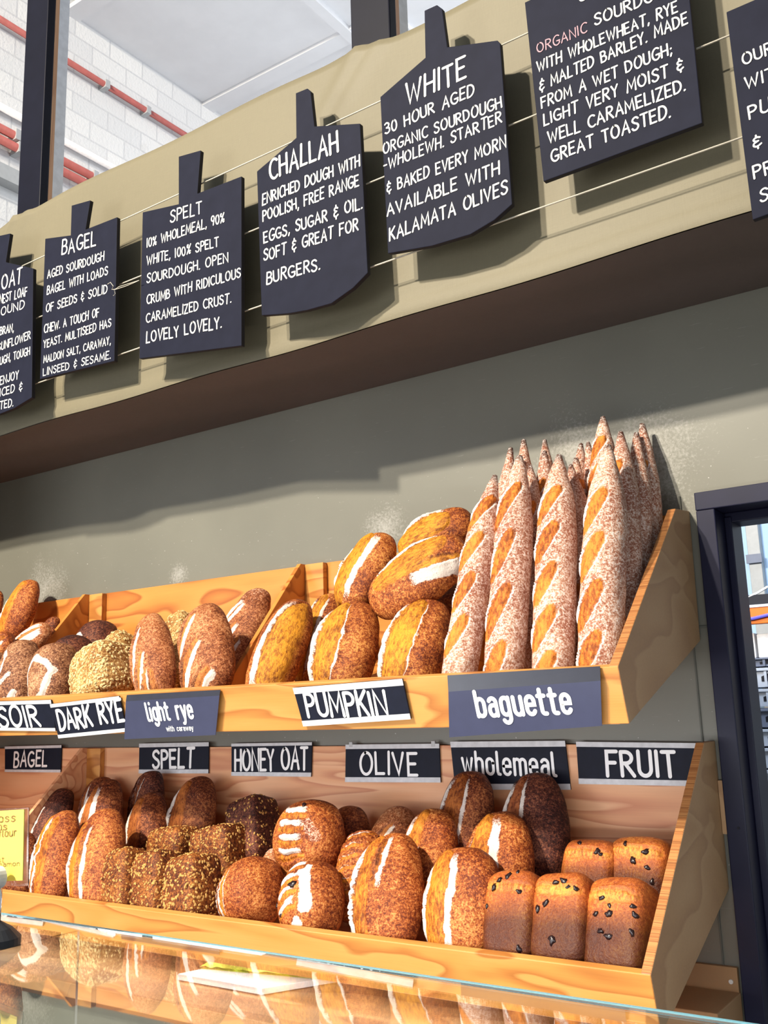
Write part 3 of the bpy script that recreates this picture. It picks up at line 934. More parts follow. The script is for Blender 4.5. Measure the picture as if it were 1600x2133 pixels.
def loaf_mesh(name, L, Wd, T, mat, shape='round', cuts=(), patches=(), q=0.8, taper=0.0, e=1.0, dark=0.0, dust_top=0.0, seed=0, bend=0.0, Tb=None, lump=0.038, lowdark=0.0, nu=104, nv=112, prof=None, speckle_clear=0):
    a, b = L / 2, Wd / 2
    ht = T * 0.62
    hb = Tb if Tb is not None else T * 0.38
    v = np.linspace(0.0, math.pi, nv)[1:-1]
    ph = np.linspace(0, 2 * math.pi, nu, endpoint=False)
    VV, PP = np.meshgrid(v, ph, indexing='ij')
    cv, sv = np.cos(VV), np.sin(VV)
    if shape == 'box':
        yy = -np.sign(cv) * np.abs(cv) ** e
        rho = np.abs(sv) ** e
    else:
        yy = -cv
        rho = sv ** q
    if prof is not None:
        yy = -1 + 2 * np.linspace(0, 1, nv)[1:-1][:, None] + 0 * PP
        rho = np.interp((yy + 1) / 2, [p[0] for p in prof], [p[1] for p in prof])
        k = np.ones(5) / 5
        col = np.convolve(np.pad(rho[:, 0], 2, mode='edge'), k, 'valid')
        rho = np.repeat(col[:, None], nu, 1)
    rho = rho * (1 + taper * yy)
    cp, sp = np.cos(PP), np.sin(PP)
    if shape == 'box':
        cx = np.sign(cp) * np.abs(cp) ** e
        sx = np.sign(sp) * np.abs(sp) ** e
    else:
        cx = np.sign(cp) * np.abs(cp) ** 0.9
        sx = np.sign(sp) * np.abs(sp) ** 0.95
    X = b * rho * cx
    Z = np.where(sx > 0, ht * rho * sx, hb * rho * sx)
    Y = a * yy
    Pn = np.stack([X.ravel(), Y.ravel(), Z.ravel()], 1)
    S, U = (X / b).ravel(), yy.ravel()
    front = sstep(sx.ravel() * 3 + 0.25)
    nr = np.stack([X.ravel() / b ** 2, Y.ravel() / a ** 2 * 0.6, Z.ravel() / ht ** 2], 1)
    nr /= np.linalg.norm(nr, axis=1)[:, None] + 1e-9
    disp = lump * Wd * vnoise(Pn / Wd, 3.2, seed) + lump * 0.25 * Wd * vnoise(Pn / Wd, 14, seed + 1)
    R = np.zeros(len(S)); Gm = np.zeros(len(S)); B = np.zeros(len(S))
    ar = a / b
    wob = 0.06 * vnoise(Pn / Wd, 7, seed + 2) + 0.045 * vnoise(Pn / Wd, 24, seed + 4)
    for c in cuts:
        A = np.array([c['p'][0], c['p'][1] * ar]); Bp = np.array([c['p'][2], c['p'][3] * ar])
        d = Bp - A
        ln = np.linalg.norm(d)
        d /= ln
        mid = (A + Bp) / 2
        rx, ry = S - mid[0], U * ar - mid[1]
        t = (rx * d[0] + ry * d[1]) / (ln / 2)
        pd = rx * d[1] - ry * d[0]                       # positive to the right
        pd = pd - c.get('bow', 0) * (1 - t ** 2) + wob * c.get('wob', 1)
        h = c['w'] * np.sqrt(np.clip(1 - t ** 2, 0, 1)) ** c.get('pw', 0.8)
        okt = (np.abs(t) < 1)
        ins = sstep((h - np.abs(pd)) / c.get('soft', 0.05) + 0.5) * okt * front
        Gm = np.maximum(Gm, ins * c.get('g', 1.0))
        ext = np.clip(1.08 - np.abs(t) ** 4, 0, 1)
        fr, fl = c.get('fr', 0), c.get('fl', 0)
        if fr:
            R = np.maximum(R, front * ext * sstep((pd - h) / 0.03 + 0.7) * sstep((h + fr - pd) / 0.08 + 0.2) * c.get('f', 1.0))
        if fl:
            R = np.maximum(R, front * ext * sstep((-pd - h) / 0.03 + 0.7) * sstep((h + fl + pd) / 0.08 + 0.2) * c.get('f', 1.0))
        R = R * (1 - 0.93 * ins)
        dp = c.get('d', 0.04) * Wd
        disp += front * okt * (-dp * np.exp(-((np.abs(pd) - h) / 0.05) ** 2) + 0.25 * dp * ins)
        ear = c.get('ear', 0.05) * Wd
        disp += front * okt * ear * np.exp(-((pd + h + 0.05) / 0.06) ** 2) * (1 - t ** 2)
        disp += front * okt * 0.5 * ear * np.exp(-((pd - h - 0.05) / 0.07) ** 2) * (1 - t ** 2)
        # baked edge of the ear
        B = np.maximum(B, front * okt * 0.7 * np.exp(-((pd + h + 0.01) / 0.022) ** 2) * (1 - t ** 2) * c.get('burn', 1))
    for pt in patches:
        pts = [(x, y * ar) for x, y in pt['pts']]
        ds = seg_dist(S, U * ar, pts) + wob * pt.get('wob', 1.0)
        k = sstep((pt['w'] - ds) / 0.06 + 0.5) * front * pt.get('f', 1.0)
        R = np.maximum(R, k * (1 - Gm * 0.9))
        if pt.get('groove'):
            disp -= front * pt['groove'] * Wd * np.exp(-((ds - pt['w']) / 0.05) ** 2)
    if dust_top:
        R = np.maximum(R, dust_top * sstep((U - 0.1) * 0.8) * front)
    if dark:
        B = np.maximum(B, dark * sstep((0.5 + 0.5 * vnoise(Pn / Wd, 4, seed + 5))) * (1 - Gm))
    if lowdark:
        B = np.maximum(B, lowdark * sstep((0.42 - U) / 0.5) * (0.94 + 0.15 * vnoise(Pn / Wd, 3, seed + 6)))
    if prof is not None:
        B = np.maximum(B, sstep((U - 0.86) / 0.12) * 0.9)
    Pn = Pn + nr * disp[:, None]
    Pn[:, 0] += bend * b * (1 - U ** 2)
    tipb = np.array([[bend * 0, -a, 0.0], [0, a, 0.0]])
    verts = np.vstack([Pn, tipb])
    n1 = len(v)
    faces = [(i * nu + j, i * nu + (j + 1) % nu, (i + 1) * nu + (j + 1) % nu, (i + 1) * nu + j) for i in range(n1 - 1) for j in range(nu)]
    bI, tI = n1 * nu, n1 * nu + 1
    faces += [(j, bI, (j + 1) % nu) for j in range(nu)]
    faces += [((n1 - 1) * nu + j, (n1 - 1) * nu + (j + 1) % nu, tI) for j in range(nu)]
    # orientation: grid order above gives inward normals for this frame, flip
    faces = [f[::-1] for f in faces]
    me = bpy.data.meshes.new(name)
    me.from_pydata(verts.tolist(), [], faces)
    me.materials.append(mat)
    me.polygons.foreach_set('use_smooth', [True] * len(faces))
    ca = me.color_attributes.new('mask', 'FLOAT_COLOR', 'POINT')
    colr = np.zeros((len(verts), 4)); colr[:, 3] = 1
    colr[:len(S), 0], colr[:len(S), 1], colr[:len(S), 2] = np.clip(R, 0, 1), np.clip(Gm, 0, 1), np.clip(B, 0, 1)
    colr[bI] = colr[0]; colr[tI] = colr[(n1 - 1) * nu]
    ca.data.foreach_set('color', colr.ravel())
    me.update()
    # outward check
    return me, verts, nr, front


def frame(pb, pt, hint):
    """pb, pt: 3-D ends; returns 4x4 with y along the loaf, z the face"""
    y = unit(pt - pb)
    n = np.array(hint, float)
    n = unit(n - y * np.dot(n, y))
    x = np.cross(y, n)
    c = (pb + pt) / 2
    mt = Matrix.Identity(4)
    for i in range(3):
        mt[i][0], mt[i][1], mt[i][2], mt[i][3] = x[i], y[i], n[i], c[i]
    return mt, c


LOAVES = []


def loaf(name, label, group, mat, bpx, tpx, wpx, Yb, Yt, hint=(-0.12, -1, 0.2), shelf=None, ratio=0.60, parts=None, **kw):
    P = shelf or (UP if tpx[1] < 1460 and bpx[1] < 1530 else LO)
    li = unit((0, -(P[2][1] - P[3][1]), (P[2][0] - P[3][0])))
    lp = np.array([0, P[3][0], P[3][1]]) - li * 0.016
    slope = (P[4][1] - P[3][1]) / (P[4][0] - P[3][0])
    sh = lift = right = 0.0
    for it in range(6):
        pt = onY(*tpx, Yt + sh)
        pb = onY(*bpx, Yb + sh) - np.array([right, 0, 0])
        if shelf is not None:
            d = unit(pt - pb)
            for k in range(400):
                p = pt - d * (k * 0.0015)
                if p[2] <= zbase(P, p[1]) + 0.002 or k == 399:
                    pb = p
                    break
            pb = pb + d * lift
        mt, c = frame(pb, pt, hint)
        # keep clear of the right end panel
        dep = (RM @ (c - CAM))[2]
        Wd = wpx * dep / FPX
        L = np.linalg.norm(pt - pb)
        me, verts, nr, front = loaf_mesh(name, L, Wd, Wd * ratio, mat, seed=len(LOAVES) * 7 + 3, **(dict(kw, nu=40, nv=48) if it < 5 else kw))
        if it == 5:
            break
        A = np.array(mt)[:3, :3]
        wv = verts @ A.T + np.array(mt)[:3, 3]
        bpy.data.meshes.remove(me)
        low = wv[:, 2] < P[2][1]
        ins = wv[:, 2] < P[0][1]
        if ins.any():
            right += float(max(0, wv[ins, 0].max() + (0.5875 if P is UP else 0.5805))) * 1.1
        pen = float(max(0, ((wv[low] - lp) @ li).max())) if low.any() else 0.0
        back = float(max(0, (wv[:, 1].max() + (0.0145 if wv[wv[:, 1].argmax(), 2] < P[0][1] else 0.002))))
        if pen > 0.0005 and back < 0.002:
            sh += pen * 1.05
        elif back > 0.0005:
            sh -= back * 1.05
        if shelf is not None:
            lift += float(max(0, (zbase(P, wv[:, 1]) - wv[:, 2]).max())) * 0.9
    o = link(name, me)
    o.matrix_world = mt
    tag(o, label, 'bread', group)
    LOAVES.append(o)
    if parts:
        parts(o, verts, nr, front, Wd, L)
    return o


C_PUMP = crust('pumpkin_crust', (92, 36, 16), (160, 84, 36), (218, 150, 78), (196, 132, 36), 0.10, 1.0)
C_RYE = crust('light_rye_crust', (98, 46, 24), (164, 96, 56), (216, 158, 110), (186, 116, 56), 0.33, 1.0)
C_WHITE = crust('sourdough_crust', (98, 38, 16), (166, 86, 36), (220, 150, 82), (202, 126, 40), 0.12, 1.0)
C_DARK = crust('dark_sourdough_crust', (66, 26, 16), (124, 62, 34), (192, 122, 72), (168, 98, 44), 0.16, 1.0)
C_SPELT = crust('spelt_crust', (96, 38, 20), (162, 86, 42), (216, 144, 74), (200, 122, 36), 0.12, 1.0)
C_OAT = crust('honey_oat_crust', (66, 28, 14), (122, 64, 28), (182, 116, 52), (150, 90, 46), 0.0, 1.1)
C_DRYE = crust('dark_rye_crust', (82, 44, 30), (150, 98, 66), (206, 160, 120), (166, 106, 66), 0.34, 1.1)
C_DBL = crust('dark_loaf_crust', (42, 18, 16), (88, 44, 34), (150, 92, 64), (158, 92, 52), 0.15, 1.0)
C_FRUIT = crust('fruit_loaf_crust', (138, 66, 32), (176, 94, 42), (216, 140, 62), (220, 152, 66), -0.6, 0.7, 0.4)
C_BAG = crust('baguette_crust', (150, 92, 70), (192, 146, 120), (226, 196, 176), (204, 122, 46), 0.56, 1.1, 0.62, (240, 230, 226))
C_TAN = crust('oat_crusted_rye', (130, 82, 40), (186, 142, 80), (228, 200, 144), (190, 140, 80), 0.1, 1.2)


def flakes(n, mat, size, facing=-0.2):
    def fn(o, verts, nr, front, Wd, L):
        r = np.random.RandomState(len(LOAVES))
        pol = o.data.polygons
        ar = np.empty(len(pol)); ce = np.empty(len(pol) * 3); no = np.empty(len(pol) * 3)
        pol.foreach_get('area', ar); pol.foreach_get('center', ce); pol.foreach_get('normal', no)
        ce, no = ce.reshape(-1, 3), no.reshape(-1, 3)
        w = ar * ((no[:, 2] > facing) | (no[:, 1] > 0.5))
        pick = r.choice(len(pol), n, p=w / w.sum())
        mb = MB()
        for k in pick:
            d = no[k]
            jt = r.normal(size=3) * math.sqrt(ar[k]) * 0.8
            p = ce[k] + jt - d * np.dot(jt, d)
            u = unit(np.cross(d, r.normal(size=3)))
            v = np.cross(d, u)
            s = size * r.uniform(0.6, 1.25)
            ring = [p + u * s * math.cos(t) + v * s * 0.62 * math.sin(t) + d * 0.0004 for t in np.arange(6) * math.pi / 3]
            ring2 = [p + 0.6 * (q - p) + d * s * 0.38 for q in ring]
            mb.add(ring + ring2, [tuple(range(6, 12))] + [(i, (i + 1) % 6, (i + 1) % 6 + 6, i + 6) for i in range(6)])
        f = mb.build('oat_topping', mat, o, origin=(0, 0, 0))
        f['kind'] = 'stuff'
    return fn


def raisins(spots, nm='raisin', big=1.0):
    def fn(o, verts, nr, front, Wd, L):
        r = np.random.RandomState(len(LOAVES) + 50)
        nvv = len(nr)
        for (s, u) in spots:
            dd = (verts[:nvv, 0] / (Wd / 2) - s) ** 2 + (verts[:nvv, 1] / (L / 2) - u) ** 2 + (nr[:, 2] < 0.1) * 9
            k = int(np.argmin(dd))
            p, d = verts[k], nr[k]
            a = unit(np.cross(d, r.normal(size=3)))
            c = np.cross(d, a)
            R = r.uniform(0.0035, 0.0062) * big
            vs, fs = [], []
            for i in range(1, 6):
                for j in range(10):
                    th, fi = math.pi * i / 6, 2 * math.pi * j / 10
                    rr = R * (1 + 0.22 * math.sin(3 * fi + i) + r.uniform(-.1, .1))
                    vs.append(p + rr * (math.sin(th) * (1.35 * math.cos(fi) * a + 0.85 * math.sin(fi) * c) + 0.6 * math.cos(th) * d))
            for i in range(4):
                for j in range(10):
                    fs.append((i * 10 + j, (i + 1) * 10 + j, (i + 1) * 10 + (j + 1) % 10, i * 10 + (j + 1) % 10))
            fs += [tuple(range(9, -1, -1))[::-1], tuple(range(40, 50))[::-1]]
            mb = MB(); mb.add(vs, fs); mb.build(nm, M['raisin'], o, origin=(0, 0, 0), smooth=True)
    return fn


def lens(x0, u0, x1, u1, w, **k):
    dct = dict(p=(x0, u0, x1, u1), w=w)
    dct.update(k)
    return dct


# ---- upper shelf: baguettes
def bag_cuts(n, u0, u1, sx=0.0, w=0.40, tilt=0.20):
    out = []
    for i in range(n):
        c = u0 + (u1 - u0) * (i + 0.5) / n
        hh = (u1 - u0) / n * 0.47
        out.append(lens(sx - 0.62, c - hh, sx + 0.50, c + hh, w, d=0.05, ear=0.07, soft=0.05, pw=0.7, fr=0.10, fl=.10, wob=0.5, f=.4))
    return out


BPROF = [(0, .35), (.02, .62), (.06, .86), (.16, .98), (.35, 1.0), (.6, 1.0), (.72, .93), (.81, .76), (.88, .55), (.93, .37), (.965, .25), (.985, .18), (1, .08)]
BG = 'baguettes standing in the upper shelf'
bags = [
    # tip, base, width, Yt, Yb, cuts(n,u0,u1,sx), bend, label
    ((1032, 988), (962, 1400), 74, -.24, -.365, (4, -.62, .78, -.05), -.10, 'shortest front baguette beside the pumpkin loaves, leftmost of the front four'),
    ((1083, 948), (1052, 1400), 84, -.21, -.360, (4, -.98, .72, -.12), .04, 'front baguette, second from the left, with broad golden slash at its foot'),
    ((1165, 946), (1155, 1395), 88, -.20, -.360, (5, -.98, .66, -.10), .0, 'front baguette with five golden slashes above the word on the card'),
    ((1268, 925), (1290, 1395), 94, -.20, -.365, (4, -.9, .55, -.20), .0, 'broad front baguette beside the right end panel'),
    ((1189, 966), (1222, 1385), 74, -.14, -.27, (2, -.5, .1, -.3), .12, 'floury baguette tucked behind the five slashed one, on its right'),
    ((1256, 866), (1262, 1330), 74, -.075, -.17, (2, .3, .8, -.25), .10, 'tallest baguette with dark pointed tip, behind the broad front one'),
    ((1293, 898), (1345, 1300), 70, -.10, -.24, (2, .1, .7, -.35), .16, 'baguette right of the tallest one with a golden crack near its tip'),
    ((1326, 900), (1375, 1230), 62, -.06, -.165, (), .20, 'pale floury unslashed baguette, second from the right end'),
    ((1338, 881), (1400, 1180), 62, -.03, -.085, (1, .3, .62, -.1), .26, 'rightmost baguette leaning on the wall with one dark slash'),
    ((1064, 931), (1050, 1330), 60, -.12, -.20, (), -.05, 'back baguette with burnt curved tip, leftmost of the back row'),
    ((1091, 914), (1100, 1300), 58, -.06, -.12, (), .05, 'back baguette with long pale neck, second from the left of the back row'),
    ((1105, 967), (1118, 1330), 58, -.15, -.24, (1, .2, .6, 0), .08, 'low back baguette in the gap between second and third front ones'),
    ((1135, 914), (1150, 1290), 54, -.045, -.10, (), .05, 'back baguette leaning on the wall behind the five slashed one'),
    ((1134, 938), (1150, 1320), 60, -.12, -.19, (2, .3, .7, -.2), .0, 'back baguette with golden patch under its tip, just left of the five slashed one'),
    ((1211, 922), (1196, 1290), 54, -.05, -.10, (), -.06, 'left one of the two touching dark tips behind the gap in the middle'),
    ((1225, 919), (1256, 1290), 58, -.04, -.10, (), .06, 'right one of the two touching dark tips behind the gap in the middle'),
    ((1200, 953), (1216, 1320), 60, -.10, -.19, (2, .3, .75, .2), .04, 'short back baguette with a golden crack, in front of the two touching tips'),
]
for (tip, base, w, Yt, Yb, ct, bend, lb) in bags:
    cuts = bag_cuts(*ct) if ct else ()
    loaf('baguette', lb, BG, C_BAG, base, tip, w, Yb, Yt, hint=(-0.05, -1, 0.3), shelf=UP, ratio=0.85, cuts=cuts, prof=BPROF, bend=bend, lump=0.03, nv=140, nu=72)

# ---- upper shelf: pumpkin
PG = 'pumpkin loaves on the upper shelf'


def pcut(x0=-.35, w=.5, fr=.2, fl=.14, tilt=.1, **k):
    return [lens(x0 - tilt, -.95, x0 + tilt, .92, w, fr=fr, fl=fl, d=.05, ear=.09, pw=.6, **k)]


loaf('pumpkin_loaf', 'pumpkin loaf with broad white flour stripe, leftmost in the front row', PG, C_PUMP, (560, 1440), (628, 1258), 118, -.34, -.22, shelf=UP, hint=(-.25, -1, .3), cuts=[lens(.55, -.95, .8, .95, .42, fl=.42, d=.05, ear=.08, pw=.6)], q=.74, ratio=.8)
loaf('pumpkin_loaf', 'pumpkin loaf with golden face, middle of the front row over the PUMPKIN sign', PG, C_PUMP, (705, 1450), (740, 1262), 158, -.34, -.23, shelf=UP, hint=(-.1, -1, .3), cuts=pcut(-.12, .44, .14, .22, .12), q=.72)
loaf('pumpkin_loaf', 'pumpkin loaf with white seeds of flour, right of the front row by the divider', PG, C_PUMP, (845, 1450), (898, 1256), 148, -.34, -.23, shelf=UP, hint=(-.1, -1, .3), cuts=pcut(-.08, .46, .12, .2, .1), patches=[dict(pts=[(.18, .32), (.22, .38)], w=.05), dict(pts=[(.14, .2), (.2, .2)], w=.04), dict(pts=[(.5, .0), (.58, -.06)], w=.04), dict(pts=[(.05, -.12), (.06, -.1)], w=.03)], q=.72)
loaf('pumpkin_loaf', 'pumpkin loaf wedged behind the two left front ones', PG, C_PUMP, (645, 1400), (690, 1240), 100, -.20, -.11, shelf=UP, hint=(-.2, -1, .3), cuts=pcut(0, .4), q=.75)
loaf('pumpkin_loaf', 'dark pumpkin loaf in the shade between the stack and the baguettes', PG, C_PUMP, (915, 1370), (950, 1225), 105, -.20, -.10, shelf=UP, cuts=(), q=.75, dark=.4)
loaf('pumpkin_loaf', 'upper pumpkin loaf with a white flour band, left of the top pile', PG, C_PUMP, (728, 1275), (800, 1118), 124, -.22, -.13, hint=(-.2, -1, .35), cuts=[lens(-.4, -.95, -.22, .95, .5, fr=.34, fl=.1, d=.05, ear=.09, pw=.6)], q=.72)
loaf('pumpkin_loaf', 'pumpkin loaf lying slanted across the top of the front row', PG, C_PUMP, (778, 1268), (972, 1138), 136, -.245, -.20, hint=(-.05, -1, .35), cuts=[lens(-.3, -.75, -.35, .8, .5, fl=.12, d=.03, ear=.06, pw=.6, g=.85), lens(.2, -.1, .45, .95, .1, fr=.4, d=.02)], q=.7)
loaf('pumpkin_loaf', 'pumpkin loaf at the very top and back of the pile', PG, C_PUMP, (838, 1160), (985, 1082), 112, -.13, -.10, hint=(-.1, -1, .4), cuts=[lens(-.1, -.95, -.1, .6, .55, fl=.2, d=.05, ear=.08, pw=.5)], q=.72)

# ---- upper shelf: light rye
LG = 'light rye loaves on the upper shelf'
loaf('light_rye_loaf', 'narrow light rye loaf with slashes on its left, standing over its card', LG, C_RYE, (332, 1470), (314, 1283), 108, -.34, -.27, shelf=UP, hint=(-.1, -1, .25), q=.74, cuts=[lens(-.75, -.5, -.1, .7, .06, fr=.22, d=.04, ear=.06), lens(-.55, -.9, .1, .1, .08, fr=.2, d=.04, ear=.06), lens(.0, -.95, .15, -.3, .1, fr=.12, d=.04), lens(.38, -.95, .42, -.35, .1, d=.04)])
loaf('light_rye_loaf', 'broad light rye loaf with bold floury diagonal slashes, right of the narrow one', LG, C_RYE, (440, 1470), (428, 1267), 134, -.34, -.26, shelf=UP, hint=(-.1, -1, .25), q=.72, cuts=[lens(-.85, .0, .05, .75, .14, fr=.24, d=.05, ear=.07, bow=-.1), lens(-.8, -.75, .25, .15, .16, fr=.26, d=.05, ear=.07, bow=-.12), lens(-.3, -1.0, .5, -.45, .14, fr=.2, d=.05, ear=.06)])
loaf('light_rye_loaf', 'floury light rye loaf lying at the back against the plywood', LG, C_RYE, (492, 1370), (545, 1226), 116, -.14, -.07, shelf=UP, hint=(-.2, -1, .35), q=.72, dust_top=.35, cuts=[lens(-.85, -.1, .1, .6, .08, fr=.3, fl=.2, d=.05), lens(-.75, -.8, .2, .15, .12, fr=.3, d=.05), lens(-.3, -.95, .6, -.2, .12, fr=.2, d=.05)])

# ---- upper shelf: dark rye and the left bay
DG = 'dark rye loaves on the upper shelf'
dia = [dict(pts=[(-.62, -.75), (-.55, .2), (-.15, .55), (.5, .25), (.75, -.05), (.3, -.75)], w=.11, groove=.02), dict(pts=[(-.5, -.6), (-.1, -.8), (.3, -.7)], w=.14, f=.8)]
dia2 = [dict(pts=[(-.1, .65), (.1, .45), (-.35, .0), (-.6, -.6), (.3, -.8), (.6, -.6)], w=.10, groove=.02), dict(pts=[(-.2, -.3), (.4, -.1)], w=.14, f=.5)]
loaf('dark_rye_loaf', 'dark rye loaf with an open white diamond of flour, over the DARK RYE sign', DG, C_DRYE, (112, 1490), (122, 1350), 108, -.35, -.30, shelf=UP, q=.5, patches=dia, ratio=.8, hint=(-.1, -1, .2))
loaf('dark_rye_loaf', 'dark rye loaf with a broken flour hook, left of the diamond one', DG, C_DRYE, (36, 1490), (52, 1343), 92, -.35, -.29, shelf=UP, q=.5, patches=dia2, ratio=.8, hint=(-.1, -1, .2))
loaf('dark_rye_loaf', 'brown dark rye loaf cut by the left photo edge', DG, C_DRYE, (-22, 1490), (-12, 1362), 84, -.35, -.29, shelf=UP, q=.68, ratio=.9)
loaf('dark_loaf', 'round nearly black loaf just above the diamond loaf', DG, C_DBL, (152, 1430), (160, 1333), 104, -.20, -.16, shelf=UP, q=.72, patches=[dict(pts=[(-.75, -.1), (-.3, .12)], w=.05)], ratio=.9)
loaf('dark_loaf', 'dark loaf with white flour patch leaning below the batten', DG, C_DBL, (196, 1410), (215, 1302), 108, -.12, -.065, shelf=UP, q=.72, patches=[dict(pts=[(-.5, .3), (.0, .35), (.35, -.1)], w=.14)], cuts=[lens(.0, -.4, .5, .2, .12, d=.04)], ratio=.8)
OG = 'oat-crusted rye loaves on the upper shelf'
loaf('oat_crusted_loaf', 'tan oat-crusted square loaf above the gap between the DARK RYE sign and light rye card', OG, C_TAN, (222, 1490), (222, 1356), 122, -.34, -.30, shelf=UP, shape='box', e=.5, ratio=.8, lump=.05, parts=flakes(900, M['pale_oat'], .0042), hint=(-.15, -1, .2))
loaf('oat_crusted_loaf', 'second oat-crusted loaf peeping over the square one', OG, C_TAN, (255, 1420), (250, 1330), 84, -.22, -.17, shelf=UP, shape='box', e=.55, ratio=.8, lump=.05, parts=flakes(300, M['pale_oat'], .0042))
loaf('oat_crusted_loaf', 'small tan oat-crusted corner between the two light rye loaves', OG, C_TAN, (378, 1400), (378, 1280), 66, -.17, -.13, shelf=UP, shape='box', e=.55, ratio=.8, lump=.05, parts=flakes(250, M['pale_oat'], .0042))
SG = 'golden loaves in the left bay of the upper shelf'
loaf('golden_loaf', 'golden loaf standing upright against the wall in the left bay', SG, C_WHITE, (18, 1345), (72, 1209), 92, -.12, -.07, hint=(-.3, -1, .2), q=.72, cuts=[lens(-.1, -.95, -.05, .9, .55, fl=.3, d=.04, ear=.08, pw=.5)])
loaf('golden_loaf', 'golden loaf mostly cut off by the left photo edge', SG, C_WHITE, (-34, 1330), (-6, 1232), 64, -.14, -.09, q=.72)
loaf('golden_loaf', 'white floured loaf lying below the upright golden one', SG, C_RYE, (20, 1372), (104, 1310), 66, -.20, -.17, q=.72, dust_top=.2, cuts=[lens(-.2, -.9, -.1, .9, .1, fr=.5, fl=.3, d=.04)])
loaf('golden_loaf', 'small brown loaf end beside the divider in the left bay', SG, C_DARK, (92, 1345), (116, 1288), 48, -.12, -.08, q=.72)
loaf('golden_loaf', 'golden loaf with flour edge low at the left photo edge', SG, C_WHITE, (-25, 1385), (25, 1325), 70, -.27, -.25, q=.72, cuts=[lens(-.1, -.9, 0, .9, .3, fr=.25, d=.04)])

# ---- lower shelf: spelt batards
TG = 'spelt loaves on the lower shelf'
bc = lambda x=-.15, w=.4, fr=.2, fl=.12, tilt=.08, **k: [lens(x - tilt, -.97, x + tilt, .95, w, fr=fr, fl=fl, d=.045, ear=.07, pw=.55, **k)]
loaf('spelt_loaf', 'spelt loaf with twin golden openings, front left beside the yellow card', TG, C_SPELT, (102, 1890), (140, 1694), 118, -.36, -.27, shelf=LO, hint=(-.25, -1, .3), q=.7, cuts=[lens(-.62, -.97, -.15, .95, .3, fr=.2, fl=.14, d=.05, ear=.09, pw=.55), lens(.18, -.97, .35, .8, .22, d=.04, ear=.04)])
loaf('spelt_loaf', 'glossy golden spelt loaf with one straight white stripe, front row', TG, C_SPELT, (200, 1900), (218, 1695), 140, -.36, -.27, shelf=LO, hint=(-.15, -1, .3), q=.7, cuts=[lens(-.62, -.97, -.3, .8, .34, fl=.1, fr=.0, d=.05, ear=.09, pw=.55), lens(-.08, -1.0, .22, .72, .02, fr=.2, d=.01, ear=.02)])
loaf('spelt_loaf', 'dark floured spelt loaf leaning on the divider', TG, C_DBL, (90, 1760), (140, 1646), 100, -.17, -.10, shelf=LO, q=.72, dust_top=.3, patches=[dict(pts=[(-.6, -.8), (-.4, .5)], w=.12), dict(pts=[(.05, -.4), (.1, .4)], w=.06)])
loaf('spelt_loaf', 'dark spelt loaf with two flour stripes behind the front pair', TG, C_DARK, (206, 1760), (228, 1630), 112, -.20, -.13, shelf=LO, q=.7, dust_top=.3, cuts=[lens(-.25, -.95, -.1, .85, .3, fl=.25, fr=.3, d=.05, ear=.08, pw=.6)])
loaf('spelt_loaf', 'spelt loaf showing only its top behind the two striped ones', TG, C_DARK, (205, 1740), (214, 1622), 98, -.09, -.05, shelf=LO, q=.72, cuts=[lens(-.4, -.9, -.2, .9, .1, fr=.2, d=.04)])
loaf('spelt_loaf', 'almost black spelt loaf under the SPELT sign', TG, C_DBL, (302, 1740), (318, 1608), 96, -.10, -.05, shelf=LO, q=.72, dust_top=.2, cuts=[lens(-.55, -.2, -.2, .9, .05, fr=.16, d=.04), lens(-.2, -.2, .1, .9, .05, fr=.14, d=.04)])
loaf('spelt_loaf', 'brown spelt loaf in the middle row over the seeded loaves', TG, C_DARK, (308, 1780), (318, 1656), 106, -.16, -.105, shelf=LO, q=.7, cuts=[lens(-.2, -.95, -.1, .85, .46, fl=.12, d=.05, ear=.07, pw=.6)])
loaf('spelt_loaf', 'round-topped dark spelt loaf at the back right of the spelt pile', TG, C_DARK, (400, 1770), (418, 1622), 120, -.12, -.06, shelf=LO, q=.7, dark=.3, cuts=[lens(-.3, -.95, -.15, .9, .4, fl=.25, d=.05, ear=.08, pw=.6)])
loaf('spelt_loaf', 'rough brown loaf half hidden by the yellow card', TG, C_DARK, (40, 1880), (50, 1740), 92, -.33, -.26, shelf=LO, q=.72)

# ---- lower shelf: honey oat tins
HG = 'seeded honey oat tin loaves on the lower shelf'
ob = dict(shape='box', lump=.025)
loaf('honey_oat_loaf', 'seeded tin loaf, left one of the front three', HG, C_OAT, (262, 1900), (272, 1768), 88, -.36, -.33, shelf=LO, hint=(-.2, -1, .25), e=.42, ratio=.8, parts=flakes(320, M['oat'], .0034), **ob)
loaf('honey_oat_loaf', 'seeded tin loaf, middle one of the front three', HG, C_OAT, (328, 1910), (338, 1772), 98, -.36, -.33, shelf=LO, hint=(-.2, -1, .25), e=.42, ratio=.8, parts=flakes(420, M['oat'], .0036), **ob)
loaf('honey_oat_loaf', 'seeded tin loaf, right one of the front three by the olive loaf', HG, C_OAT, (402, 1920), (408, 1782), 116, -.37, -.34, shelf=LO, hint=(-.2, -1, .25), e=.4, ratio=.75, parts=flakes(520, M['oat'], .0038), **ob)
loaf('honey_oat_loaf', 'long golden seeded tin loaf lying behind the front three', HG, C_OAT, (365, 1868), (370, 1722), 112, -.19, -.17, shelf=LO, hint=(-.1, -1, .35), e=.42, ratio=.7, parts=flakes(420, M['oat'], .0034), **ob)
loaf('honey_oat_loaf', 'golden seeded tin loaf right of the long one, its end near the dark loaf', HG, C_OAT, (470, 1880), (462, 1720), 122, -.19, -.17, shelf=LO, hint=(-.1, -1, .35), e=.38, ratio=.7, parts=flakes(520, M['oat'], .0036), **ob)
